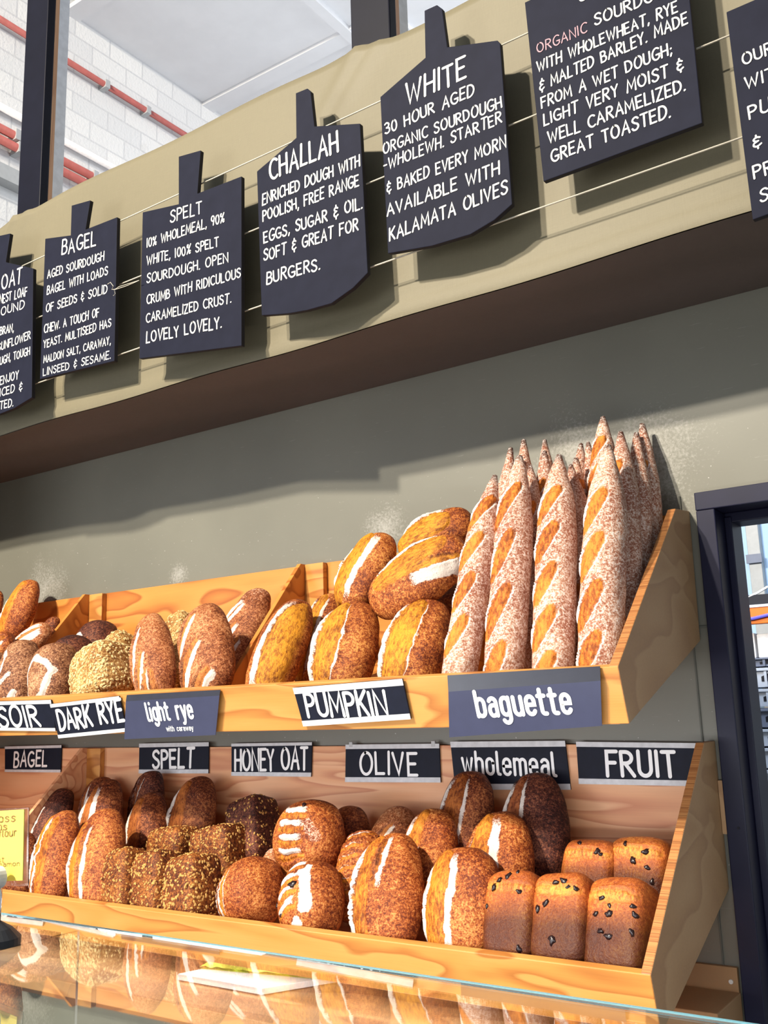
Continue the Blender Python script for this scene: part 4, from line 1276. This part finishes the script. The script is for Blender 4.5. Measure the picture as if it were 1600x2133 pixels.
loaf('honey_oat_loaf', 'dark seeded tin loaf standing upright under the HONEY OAT sign', HG, C_DBL, (535, 1815), (530, 1666), 98, -.13, -.085, shelf=LO, hint=(-.1, -1, .2), e=.34, ratio=.8, parts=flakes(330, M['oat'], .0034), **ob)

# ---- lower shelf: olive boules
VG = 'round olive loaves on the lower shelf'


def bars(n, x0, x1, y0, y1, w=.07, fl=.16, tilt=.0, bow=.0, **k):
    return [lens(x0, y0 + (y1 - y0) * i / max(1, n - 1) - tilt, x1, y0 + (y1 - y0) * i / max(1, n - 1) + tilt, w, fl=fl, d=.03, ear=.03, bow=bow, pw=.5, burn=.4, **k) for i in range(n)]


loaf('olive_loaf', 'round olive loaf with white curved cuts, front row next to the seeded loaves', VG, C_WHITE, (530, 1940), (535, 1798), 148, -.35, -.29, shelf=LO, q=.74, hint=(-.3, -1, .3), cuts=[lens(-.78, -.75, -.55, .45, .05, fr=.14, d=.03, ear=.02), lens(-.55, -.85, -.25, .6, .05, fr=.16, d=.03, ear=.02), lens(-.3, -.8, .0, .75, .07, fr=.14, d=.03, ear=.02)], ratio=.85)
loaf('olive_loaf', 'round olive loaf with four white floured bars, resting on top', VG, C_WHITE, (646, 1842), (654, 1670), 168, -.22, -.17, q=.72, hint=(-.15, -1, .3), cuts=bars(4, -.42, .48, -.42, .55, .075, .17, -.04, .04), patches=[dict(pts=[(-.95, -.1), (-.75, .2)], w=.09), dict(pts=[(.55, .25), (.75, -.1)], w=.12, f=.55)], ratio=.72, parts=raisins([(.3, .75), (.55, -.75)], 'olive_piece'))
loaf('olive_loaf', 'round olive loaf with crackled white flour, under the barred one', VG, C_WHITE, (650, 1965), (660, 1802), 146, -.35, -.29, shelf=LO, q=.74, hint=(-.2, -1, .3), cuts=bars(4, -.6, .3, -.35, .7, .07, .13, .08, -.05), patches=[dict(pts=[(.35, .6), (.55, .1), (.5, -.3)], w=.17), dict(pts=[(-.1, -.95), (.3, -.6)], w=.12), dict(pts=[(.0, -.1), (.15, -.05)], w=.12)], ratio=.8, parts=raisins([(.12, .28), (-.4, -.35), (-.75, .0)], 'olive_piece', 1.3))
loaf('olive_loaf', 'brown olive loaf half hidden behind the barred one', VG, C_DARK, (728, 1800), (732, 1682), 100, -.11, -.07, shelf=LO, q=.72, ratio=.8, dust_top=.15)
loaf('olive_loaf', 'golden striped loaf squeezed between two front loaves', VG, C_WHITE, (742, 1880), (768, 1732), 110, -.24, -.19, shelf=LO, q=.72, ratio=.8, cuts=bars(6, -.7, .5, -.5, .8, .07, .06, .12))
loaf('olive_loaf', 'sliver of floured loaf low behind the barred olive loaf', VG, C_RYE, (572, 1840), (576, 1768), 60, -.19, -.17, shelf=LO, q=.72, ratio=.8, dust_top=.5)

# ---- lower shelf: wholemeal batards
WG = 'long wholemeal and sourdough loaves on the lower shelf'
loaf('wholemeal_loaf', 'large sourdough loaf with golden opening beside the crackled olive loaf', WG, C_WHITE, (806, 1990), (822, 1740), 164, -.355, -.25, shelf=LO, hint=(-.12, -1, .3), q=.68, cuts=[lens(-.5, -1, -.2, .97, .32, fl=.22, fr=.04, d=.05, ear=.1, pw=.5), lens(.12, -.1, .22, .92, .03, fr=.18, d=.01)])
loaf('wholemeal_loaf', 'floured loaf lying low behind the large sourdough loaf', WG, C_RYE, (812, 1800), (832, 1682), 116, -.13, -.08, shelf=LO, q=.68, dust_top=.2, cuts=[lens(-.6, -.3, .4, .5, .1, fr=.2, d=.04)])
loaf('wholemeal_loaf', 'golden loaf in the middle row left of the wholemeal pair', WG, C_WHITE, (890, 1850), (908, 1690), 138, -.205, -.135, shelf=LO, q=.68, cuts=[lens(-.3, -1, -.1, .95, .3, fl=.18, fr=.06, d=.05, ear=.06, pw=.45)])
loaf('wholemeal_loaf', 'wholemeal loaf at the back left under the wholemeal sign', WG, C_DARK, (962, 1810), (984, 1608), 138, -.12, -.045, shelf=LO, q=.68, cuts=[lens(-.25, -1, .0, .9, .36, fl=.3, fr=.16, d=.04, ear=.06, pw=.5)])
loaf('wholemeal_loaf', 'tall dark wholemeal loaf at the back right under the wholemeal sign', WG, C_DBL, (1112, 1870), (1118, 1613), 152, -.13, -.04, shelf=LO, q=.66, cuts=[lens(-.3, -.95, -.25, .92, .28, fl=.24, fr=.18, d=.04, ear=.06, pw=.5)])
loaf('wholemeal_loaf', 'wholemeal loaf with wide white stripe in the middle row', WG, C_WHITE, (1040, 1890), (1050, 1698), 158, -.23, -.145, shelf=LO, q=.68, cuts=[lens(-.42, -1, -.2, .93, .34, fl=.05, fr=.36, d=.05, ear=.06, pw=.5)])
loaf('wholemeal_loaf', 'wholemeal loaf with wide white stripe in the front row by the fruit loaves', WG, C_WHITE, (958, 2020), (975, 1773), 168, -.355, -.26, shelf=LO, hint=(-.12, -1, .3), q=.66, cuts=[lens(-.5, -1, -.3, .93, .36, fl=.1, fr=.28, d=.05, ear=.06, pw=.45)])

# ---- lower shelf: fruit loaves
FG = 'square fruit loaves on the lower shelf'
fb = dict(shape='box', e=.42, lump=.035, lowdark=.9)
fc = [lens(-.9, .58, .9, .52, .16, d=.02, ear=.02, g=.7, burn=0, soft=.2)]
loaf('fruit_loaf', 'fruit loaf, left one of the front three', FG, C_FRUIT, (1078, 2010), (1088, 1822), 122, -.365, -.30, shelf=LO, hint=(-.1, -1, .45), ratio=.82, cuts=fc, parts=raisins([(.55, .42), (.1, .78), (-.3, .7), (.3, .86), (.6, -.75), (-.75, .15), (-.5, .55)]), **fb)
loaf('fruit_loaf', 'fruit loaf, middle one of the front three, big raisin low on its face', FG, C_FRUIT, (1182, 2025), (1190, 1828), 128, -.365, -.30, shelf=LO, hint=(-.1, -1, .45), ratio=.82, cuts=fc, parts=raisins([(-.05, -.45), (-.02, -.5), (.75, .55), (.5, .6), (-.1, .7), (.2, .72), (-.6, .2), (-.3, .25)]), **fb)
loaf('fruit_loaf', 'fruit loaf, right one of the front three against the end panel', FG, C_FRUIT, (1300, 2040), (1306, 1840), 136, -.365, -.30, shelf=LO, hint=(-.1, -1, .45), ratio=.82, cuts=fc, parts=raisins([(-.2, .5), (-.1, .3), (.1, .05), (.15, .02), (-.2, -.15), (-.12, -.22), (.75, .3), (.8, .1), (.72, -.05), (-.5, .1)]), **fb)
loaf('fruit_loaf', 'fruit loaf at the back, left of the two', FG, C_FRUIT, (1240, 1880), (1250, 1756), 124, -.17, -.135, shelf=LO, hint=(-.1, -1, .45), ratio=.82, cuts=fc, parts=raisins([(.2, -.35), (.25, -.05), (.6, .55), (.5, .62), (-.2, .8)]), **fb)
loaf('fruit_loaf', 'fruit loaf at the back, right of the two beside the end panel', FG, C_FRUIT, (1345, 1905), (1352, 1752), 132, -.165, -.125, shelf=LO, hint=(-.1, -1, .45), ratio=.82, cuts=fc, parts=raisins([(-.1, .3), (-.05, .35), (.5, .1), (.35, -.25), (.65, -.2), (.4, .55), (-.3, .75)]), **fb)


# ------------------------------------------------------------------ hanging boards with hand lettering
BYF = -0.417
BT = 0.011
UPV = np.array([0.0, 0, 1.0])
NF = np.array([0, -1.0, 0])


def chalk_board(label, poly, title, body, seed, dy=0.0, pink=()):
    yf = BYF + dy
    pts = [onY(x, y, yf) for x, y in poly]
    c = np.mean(pts, 0)
    r = empty('chalk_board', (c[0], yf + BT / 2, min(p[2] for p in pts)), label, 'menu board', 'hand-lettered paddle boards on the bulkhead')
    mb = MB()
    mb.prism(pts, (0, BT, 0), 0, 1)
    pan = mb.build('panel', [M['board'], M['board_edge']], r, bevel=0.0012)
    rnd = random.Random(seed)

    def lines(name, ls, mat, th):
        for (tx, p0, p1, h) in ls:
            mb = MB()
            a, b = onY(*p0, yf - 0.0008), onY(*p1, yf - 0.0008)
            hh = np.linalg.norm(onY(p0[0], p0[1] - h, yf - 0.0008) - a) * (0.9 if name != 'title_lettering' else 1.0)
            letter(mb, tx, a, b, hh, UPV, NF, th, 0.24, 0.045, rnd=rnd)
            mb.build(name, mat, pan, origin=r.location)
    lines('title_lettering', title, M['chalk'], .060)
    lines('text_line', body, M['chalk'], .07)
    lines('faded_text_line', list(pink), M['pink_chalk'], .06)
    return r


chalk_board('dark paddle board lettered HONEY OAT, cut by the left photo edge',
            [(-88, 585), (-42, 560), (-42, 500), (21, 486), (12, 546), (69, 559), (66, 828), (30, 850), (0, 862), (-82, 880)],
            [('HONEY OAT', (-72, 633), (44, 588), 28)],
            [('OUR MOST HONEST LOAF', (-72, 655), (56, 615), 18), ('WITH GROUND', (-74, 680), (50, 642), 17), ('BRAN,', (0, 698), (28, 690), 17), ('SUNFLOWER', (-4, 732), (63, 705), 17),
             ('DOUGH, TOUGH', (-14, 764), (62, 738), 17), ('ENJOY', (0, 801), (38, 788), 18), ('ICED &', (0, 825), (46, 812), 17), ('TED.', (0, 852), (27, 846), 17)], 1)
chalk_board('dark paddle board lettered BAGEL, narrowest of the row',
            [(94, 497), (147, 490), (149, 428), (188, 417), (178, 478), (244, 452), (238, 752), (83, 790)],
            [('BAGEL', (129, 531), (199, 511), 28)],
            [('AGED SOURDOUGH', (99, 580), (216, 542), 18), ('BAGEL WITH LOADS', (98, 614), (224, 572), 18), ('OF SEEDS & SOLID', (96, 651), (223, 609), 18), ('CHEW. A TOUCH OF', (92, 693), (206, 659), 18),
             ('YEAST. MULTISEED HAS', (91, 725), (231, 679), 17), ('MALDON SALT, CARAWAY,', (91, 756), (230, 716), 16), ('LINSEED & SESAME.', (90, 782), (230, 747), 16)], 2)
chalk_board('dark paddle board lettered SPELT with LOVELY LOVELY at the foot',
            [(297, 442), (372, 425), (372, 326), (418, 313), (411, 403), (503, 367), (503, 720), (290, 747)],
            [('SPELT', (355, 463), (420, 443), 24)],
            [('10% WHOLEMEAL, 90%', (306, 516), (467, 462), 20), ('WHITE, 100% SPELT', (306, 552), (455, 513), 20), ('SOURDOUGH. OPEN', (306, 590), (475, 545), 20), ('CRUMB WITH RIDICULOUS', (306, 634), (501, 577), 20),
             ('CARAMELIZED CRUST.', (305, 672), (481, 630), 20), ('LOVELY LOVELY.', (305, 714), (461, 682), 24)], 3)
chalk_board('dark paddle board lettered CHALLAH, rounded at the foot',
            [(535, 357), (617, 287), (616, 194), (640, 184), (647, 190), (655, 263), (750, 257), (766, 568), (735, 600), (690, 632), (640, 646), (600, 653), (545, 657)],
            [('CHALLAH', (563, 374), (704, 314), 42)],
            [('ENRICHED DOUGH WITH', (547, 427), (749, 345), 24), ('POOLISH, FREE RANGE', (548, 461), (747, 386), 24), ('EGGS, SUGAR & OIL.', (550, 506), (754, 433), 25), ('SOFT & GREAT FOR', (550, 543), (746, 479), 25), ('BURGERS.', (556, 592), (666, 561), 26)], 4)
chalk_board('dark paddle board lettered WHITE, rounded at the foot',
            [(792, 202), (886, 120), (884, 22), (910, 10), (921, 18), (932, 98), (1036, 84), (1042, 90), (1067, 425), (1030, 458), (980, 488), (900, 512), (808, 528)],
            [('WHITE', (847, 218), (970, 162), 42)],
            [('30 HOUR AGED', (803, 280), (987, 198), 25), ('ORGANIC SOURDOUGH', (799, 321), (1045, 222), 24), ('-WHOLEWH. STARTER', (800, 355), (1045, 255), 24), ('& BAKED EVERY MORN', (807, 402), (1054, 307), 25),
             ('AVAILABLE WITH', (807, 450), (1040, 362), 27), ('KALAMATA OLIVES', (812, 502), (1057, 402), 28)], 5)
chalk_board('dark square paddle board ending GREAT TOASTED, cut by the photo top',
            [(1093, 5), (1230, -60), (1230, -160), (1275, -178), (1280, -80), (1423, -140), (1463, 256), (1132, 378)],
            [('SEEDED', (1208, 4), (1330, -45), 32)],
            [('SOURDOUGH', (1240, 53), (1428, -26), 26), ('WITH WHOLEWHEAT, RYE', (1120, 150), (1411, 24), 24), ('& MALTED BARLEY. MADE', (1125, 190), (1432, 48), 25), ('FROM A WET DOUGH;', (1129, 226), (1399, 112), 25),
             ('LIGHT VERY MOIST &', (1134, 261), (1424, 146), 26), ('WELL CARAMELIZED.', (1143, 299), (1427, 187), 27), ('GREAT TOASTED.', (1150, 338), (1396, 243), 28)], 6, pink=[('ORGANIC', (1120, 110), (1222, 67), 22)])
chalk_board('dark paddle board starting OUR, cut by the right photo edge',
            [(1513, 25), (1640, -30), (1800, -95), (1835, 350), (1700, 410), (1568, 458)],
            [], [('OUR', (1549, 135), (1610, 110), 27), ('WITH', (1554, 185), (1640, 150), 27), ('PUM', (1562, 247), (1636, 217), 30), ('&', (1571, 311), (1587, 304), 28), ('PR', (1572, 373), (1612, 357), 30), ('S', (1585, 421), (1600, 415), 28)], 7)
# three strings the boards hang on
for (z, lb) in ((2.838, 'topmost string stretched across the bulkhead behind the boards'), (2.665, 'middle string stretched across the bulkhead behind the boards'), (2.479, 'lowest string stretched across the bulkhead behind the boards')):
    mb = MB(); mb.tube([(-3.2, -0.3965, z - 0.012), (-1.3, -0.397, z - 0.003), (0.6, -0.3965, z + 0.012)], 0.0016, 6)
    tag(mb.build('hanging_string', M['wire'], smooth=True), lb, 'string', 'strings carrying the paddle boards')
mb = MB()
pp = [onY(x, y, -0.43) for x, y in ((224, 592), (230, 588), (236, 596), (233, 603), (240, 603), (262, 596), (290, 584), (248, 597), (238, 604), (240, 612), (236, 616))]
mb.tube([tuple(q) for q in pp], 0.0008, 5)
tag(mb.build('string_knot', M['wire']), 'loose knotted string end at the right edge of the BAGEL board', 'string')


# ------------------------------------------------------------------ labels on the shelves
def hand_sign(label, corners, texts, plane, th=.0035, tape=(.16, .14), lean=None, seed=0, printed=False, clips=False, group='black name labels on the shelves', name='name_sign'):
    """corners TL TR BR BL (pixels); plane = (point, normal)"""
    p0, n = plane
    n = unit(n)
    P = [onP(x, y, p0, n) for x, y in corners]
    c = np.mean(P, 0)
    r = empty(name, (c[0], c[1], min(p[2] for p in P)), label, 'sign', group)
    mb = MB(); mb.prism(P, -n * th); pan = mb.build('panel', M['sign_black'], r, bevel=0.0008)
    TL, TR, BR, BL = P
    e = n * 0.0006
    for (a0, a1, nm) in ((0.0, tape[0], 'top_tape'), (1 - tape[1], 1.0, 'bottom_tape')):
        if a1 - a0 < .01:
            continue
        mb = MB()
        lerp = lambda A, B, t: A + (B - A) * t
        q = [lerp(TL, BL, a0), lerp(TR, BR, a0), lerp(TR, BR, a1), lerp(TL, BL, a1)]
        mb.prism([w + e for w in q], -n * 0.0008)
        tag(mb.build(nm, M['sign_tape'], pan, origin=r.location), 'white tape strip')
    if clips:
        for t in (.06, .94):
            q = TL + (TR - TL) * t
            mb = MB(); mb.box(q[0] - .005, q[0] + .005, q[1] - .0012, q[1] + .004, q[2] - .006, q[2] + .006)
            mb.build('clip', M['steel'], r, bevel=.0008)
    rnd = random.Random(seed)
    mb = MB()
    up = unit(((TL - BL) + (TR - BR)) / 2)
    for (tx, a, b, h, t, gap, jit) in texts:
        A, B = onP(*a, p0 + n * 0.0010, n), onP(*b, p0 + n * 0.0010, n)
        hh = np.linalg.norm(onP(a[0], a[1] - h, p0 + n * 0.0010, n) - A)
        uu = unit(np.array([0, up[1], up[2]])) if not printed else unit(np.array([up[0] * .5, up[1], up[2]]))
        letter(mb, tx, A, B, hh, uu, n, t, gap, jit, rnd=rnd)
    mb.build('lettering', M['print_white'], pan, origin=r.location)
    return r


lipn = unit((0, -(UP[2][1] - UP[3][1]), (UP[2][0] - UP[3][0])))
lipU = lambda off: (np.array([0, UP[3][0], UP[3][1]]) + lipn * off, lipn)
bkL = lambda off: (np.array([0, -0.013 - off, 0]), np.array([0, -1.0, 0]))
hand_sign('black PUMPKIN label with chipped corner on the upper shelf lip', [(610, 1433), (838, 1414), (856, 1498), (632, 1513)], [('PUMPKIN', (643, 1493), (808, 1489), 46, .075, .2, .04)], lipU(.0075), seed=11)
hand_sign('tilted black DARK RYE label on the upper shelf lip', [(104, 1467), (248, 1450), (264, 1524), (122, 1538)], [('DARK RYE', (126, 1521), (258, 1499), 38, .085, .2, .05)], lipU(.0075), tape=(.1, .1), seed=12)
hand_sign('black label reading SOIR, cut by the left photo edge', [(-60, 1463), (106, 1458), (116, 1523), (-58, 1521)], [('SOIR', (2, 1515), (84, 1510), 38, .085, .22, .04)], lipU(.0052), tape=(.12, .1), seed=13)
hand_sign('small black BAGEL label on the back of the lower shelf', [(10, 1555), (128, 1552), (126, 1609), (10, 1608)], [('BAGEL', (29, 1597), (97, 1595), 30, .08, .25, .04)], bkL(.005), tape=(.1, .1), seed=14)
hand_sign('black SPELT label on the back of the lower shelf', [(290, 1549), (435, 1546), (434, 1611), (289, 1611)], [('SPELT', (319, 1601), (403, 1599), 37, .085, .22, .04)], bkL(.005), tape=(.13, .13), seed=15)
hand_sign('black HONEY OAT label on the back of the lower shelf', [(482, 1549), (650, 1546), (648, 1618), (482, 1616)], [('HONEY OAT', (490, 1604), (640, 1602), 42, .07, .2, .04)], bkL(.005), tape=(.09, .12), seed=16)
hand_sign('black OLIVE label on the back of the lower shelf', [(720, 1551), (915, 1549), (918, 1630), (719, 1629)], [('OLIVE', (751, 1613), (869, 1613), 44, .07, .24, .04)], bkL(.005), tape=(.12, .13), seed=17, clips=True)
hand_sign('black FRUIT label at the right end of the lower shelf', [(1200, 1545), (1462, 1548), (1462, 1638), (1206, 1633)], [('FRUIT', (1266, 1615), (1409, 1617), 50, .08, .24, .03)], bkL(.005), tape=(.12, .13), seed=18)
hand_sign('printed wholemeal label in white rounded type, partly behind two loaves', [(938, 1545), (1177, 1543), (1189, 1645), (948, 1645)], [('wholemeal', (965, 1611), (1158, 1616), 45, .07, .25, 0)], bkL(.005), tape=(.12, .12), seed=19, printed=True)


def card_sign(label, front, flap, texts):
    """printed card folded over the shelf lip"""
    n = lipn
    p0 = lipU(.011)[0]
    P = [onP(x, y, p0, n) for x, y in front]           # TL TR BR BL of the printed face
    T = [onP(x, y, lipU(.004)[0], n) for x, y in flap]        # upper edge of the flap TL TR
    c = np.mean(P, 0)
    r = empty('printed_card', (c[0], c[1], min(p[2] for p in P)), label, 'sign', 'printed cards folded over the shelf lip')
    mb = MB(); mb.prism(P, -n * 0.0012); face = mb.build('face', M['sign_print'], r)
    mb = MB(); mb.prism([T[0], T[1], P[1], P[0]], -n * 0.0012); tag(mb.build('flap', M['sign_print_dark'], r), 'dark folded top flap')
    for (tx, a, b, h, t, gap) in texts:
        mb = MB()
        A, B = onP(*a, p0 + n * 0.0008, n), onP(*b, p0 + n * 0.0008, n)
        hh = np.linalg.norm(onP(a[0], a[1] - h, p0 + n * 0.0008, n) - A)
        letter(mb, tx, A, B, hh, unit((0, -.028, .088)), n, t, gap, 0)
        mb.build('lettering', M['print_white'], face, origin=r.location)


card_sign('navy printed card reading baguette under the tall baguettes', [(934, 1441), (1251, 1418), (1254, 1512), (936, 1536)], [(932, 1407), (1250, 1388)], [('baguette', (998, 1492), (1191, 1484), 50, .085, .27)])
card_sign('navy printed card reading light rye with caraway', [(262, 1461), (457, 1449), (449, 1531), (259, 1540)], [(264, 1448), (459, 1437)], [('light rye', (310, 1501), (403, 1495), 34, .085, .27), ('with caraway', (348, 1523), (403, 1521), 9.5, .085, .26)])

# ------------------------------------------------------------------ glass counter in front
GZ = 1.402
mb = MB()
GY = onZ(800, 2022, GZ)[1]
mb.box(-3.2, 1.2, GY - 0.62, GY, GZ - 0.006, GZ)
ctr = empty('glass_counter', (-1.0, GY - 0.3, 0), 'glass topped display counter in front of the bread shelves', 'display counter')
mb.build('glass_top', M['glass'], ctr)
gx = onZ(160, 1936, GZ)[0]
mb = MB(); mb.box(gx - 0.003, gx + 0.003, GY - 0.6, GY - 0.012, 0.98, GZ - 0.0065); mb.build('glass_partition', M['glass'], ctr)
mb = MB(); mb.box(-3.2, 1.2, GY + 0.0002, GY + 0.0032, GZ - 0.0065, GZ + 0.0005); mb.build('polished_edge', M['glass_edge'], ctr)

# yellow card in a clip stand on the counter glass
b0 = onZ(-14, 1968, GZ)
st = empty('card_holder', (b0[0], b0[1], GZ), 'clip stand with dark round foot holding the yellow card', 'card holder')
k = 28
mb = MB(); mb.tube([b0, b0 + np.array([0, 0, .006]), b0 + np.array([0, 0, .014]), b0 + np.array([0, 0, .020])], [.024, .024, .016, .006], k)
mb.build('foot', M['dark_foot'], st, smooth=False)
tp = onY(-6, 1822, b0[1])
mb = MB(); mb.tube([b0 + np.array([0, 0, .018]), np.array([tp[0], tp[1], tp[2]])], .0055, 14); mb.build('stem', M['clear'], st, smooth=True)
mb = MB(); q = onY(2, 1829, b0[1] - 0.008)
mb.tube([q + np.array([-.006, .004, 0]), q + np.array([-.006, -.004, 0])], .0095, 18); mb.build('clip', M['whitewood'], st, smooth=False)
cy = b0[1] + 0.004
C4 = [onY(x, y, cy) for x, y in ((-130, 1697), (50, 1686), (47, 1834), (-130, 1840))]
S4 = [onY(x, y, cy - .0006) for x, y in ((-136, 1690), (55, 1683), (54, 1846), (-136, 1850))]
cdr = empty('price_card', (C4[1][0], cy, C4[2][2]), 'yellow handwritten card in clear sleeve at the left photo edge', 'price card')
mb = MB(); mb.prism(C4, (0, .0008, 0)); pcard = mb.build('card', M['yellow_card'], cdr)
mb = MB()
mb.prism([w + np.array([0, .0024, 0]) for w in S4], (0, .0006, 0)); mb.build('sleeve', M['clear'], cdr)
rnd = random.Random(3)
for (tx, a, b, h) in (('hot cross', (-75, 1716), (31, 1711), 15), ('buns', (-30, 1730), (14, 1728), 14), ('spelt in flour', (-70, 1747), (33, 1741), 14), ('yeast', (-30, 1797), (8, 1796), 11), ('nutmeg cinnamon', (-75, 1809), (40, 1803), 9)):
    tx = tx.replace('p', 'b')
    mb = MB()
    A, B = onY(*a, cy - .0003), onY(*b, cy - .0003)
    hh = np.linalg.norm(onY(a[0], a[1] - h, cy - .0003) - A)
    letter(mb, tx, A, B, hh, UPV, NF, .07, .22, .03, rnd=rnd)
    mb.build('text_line', M['brown_ink'], pcard, origin=cdr.location)
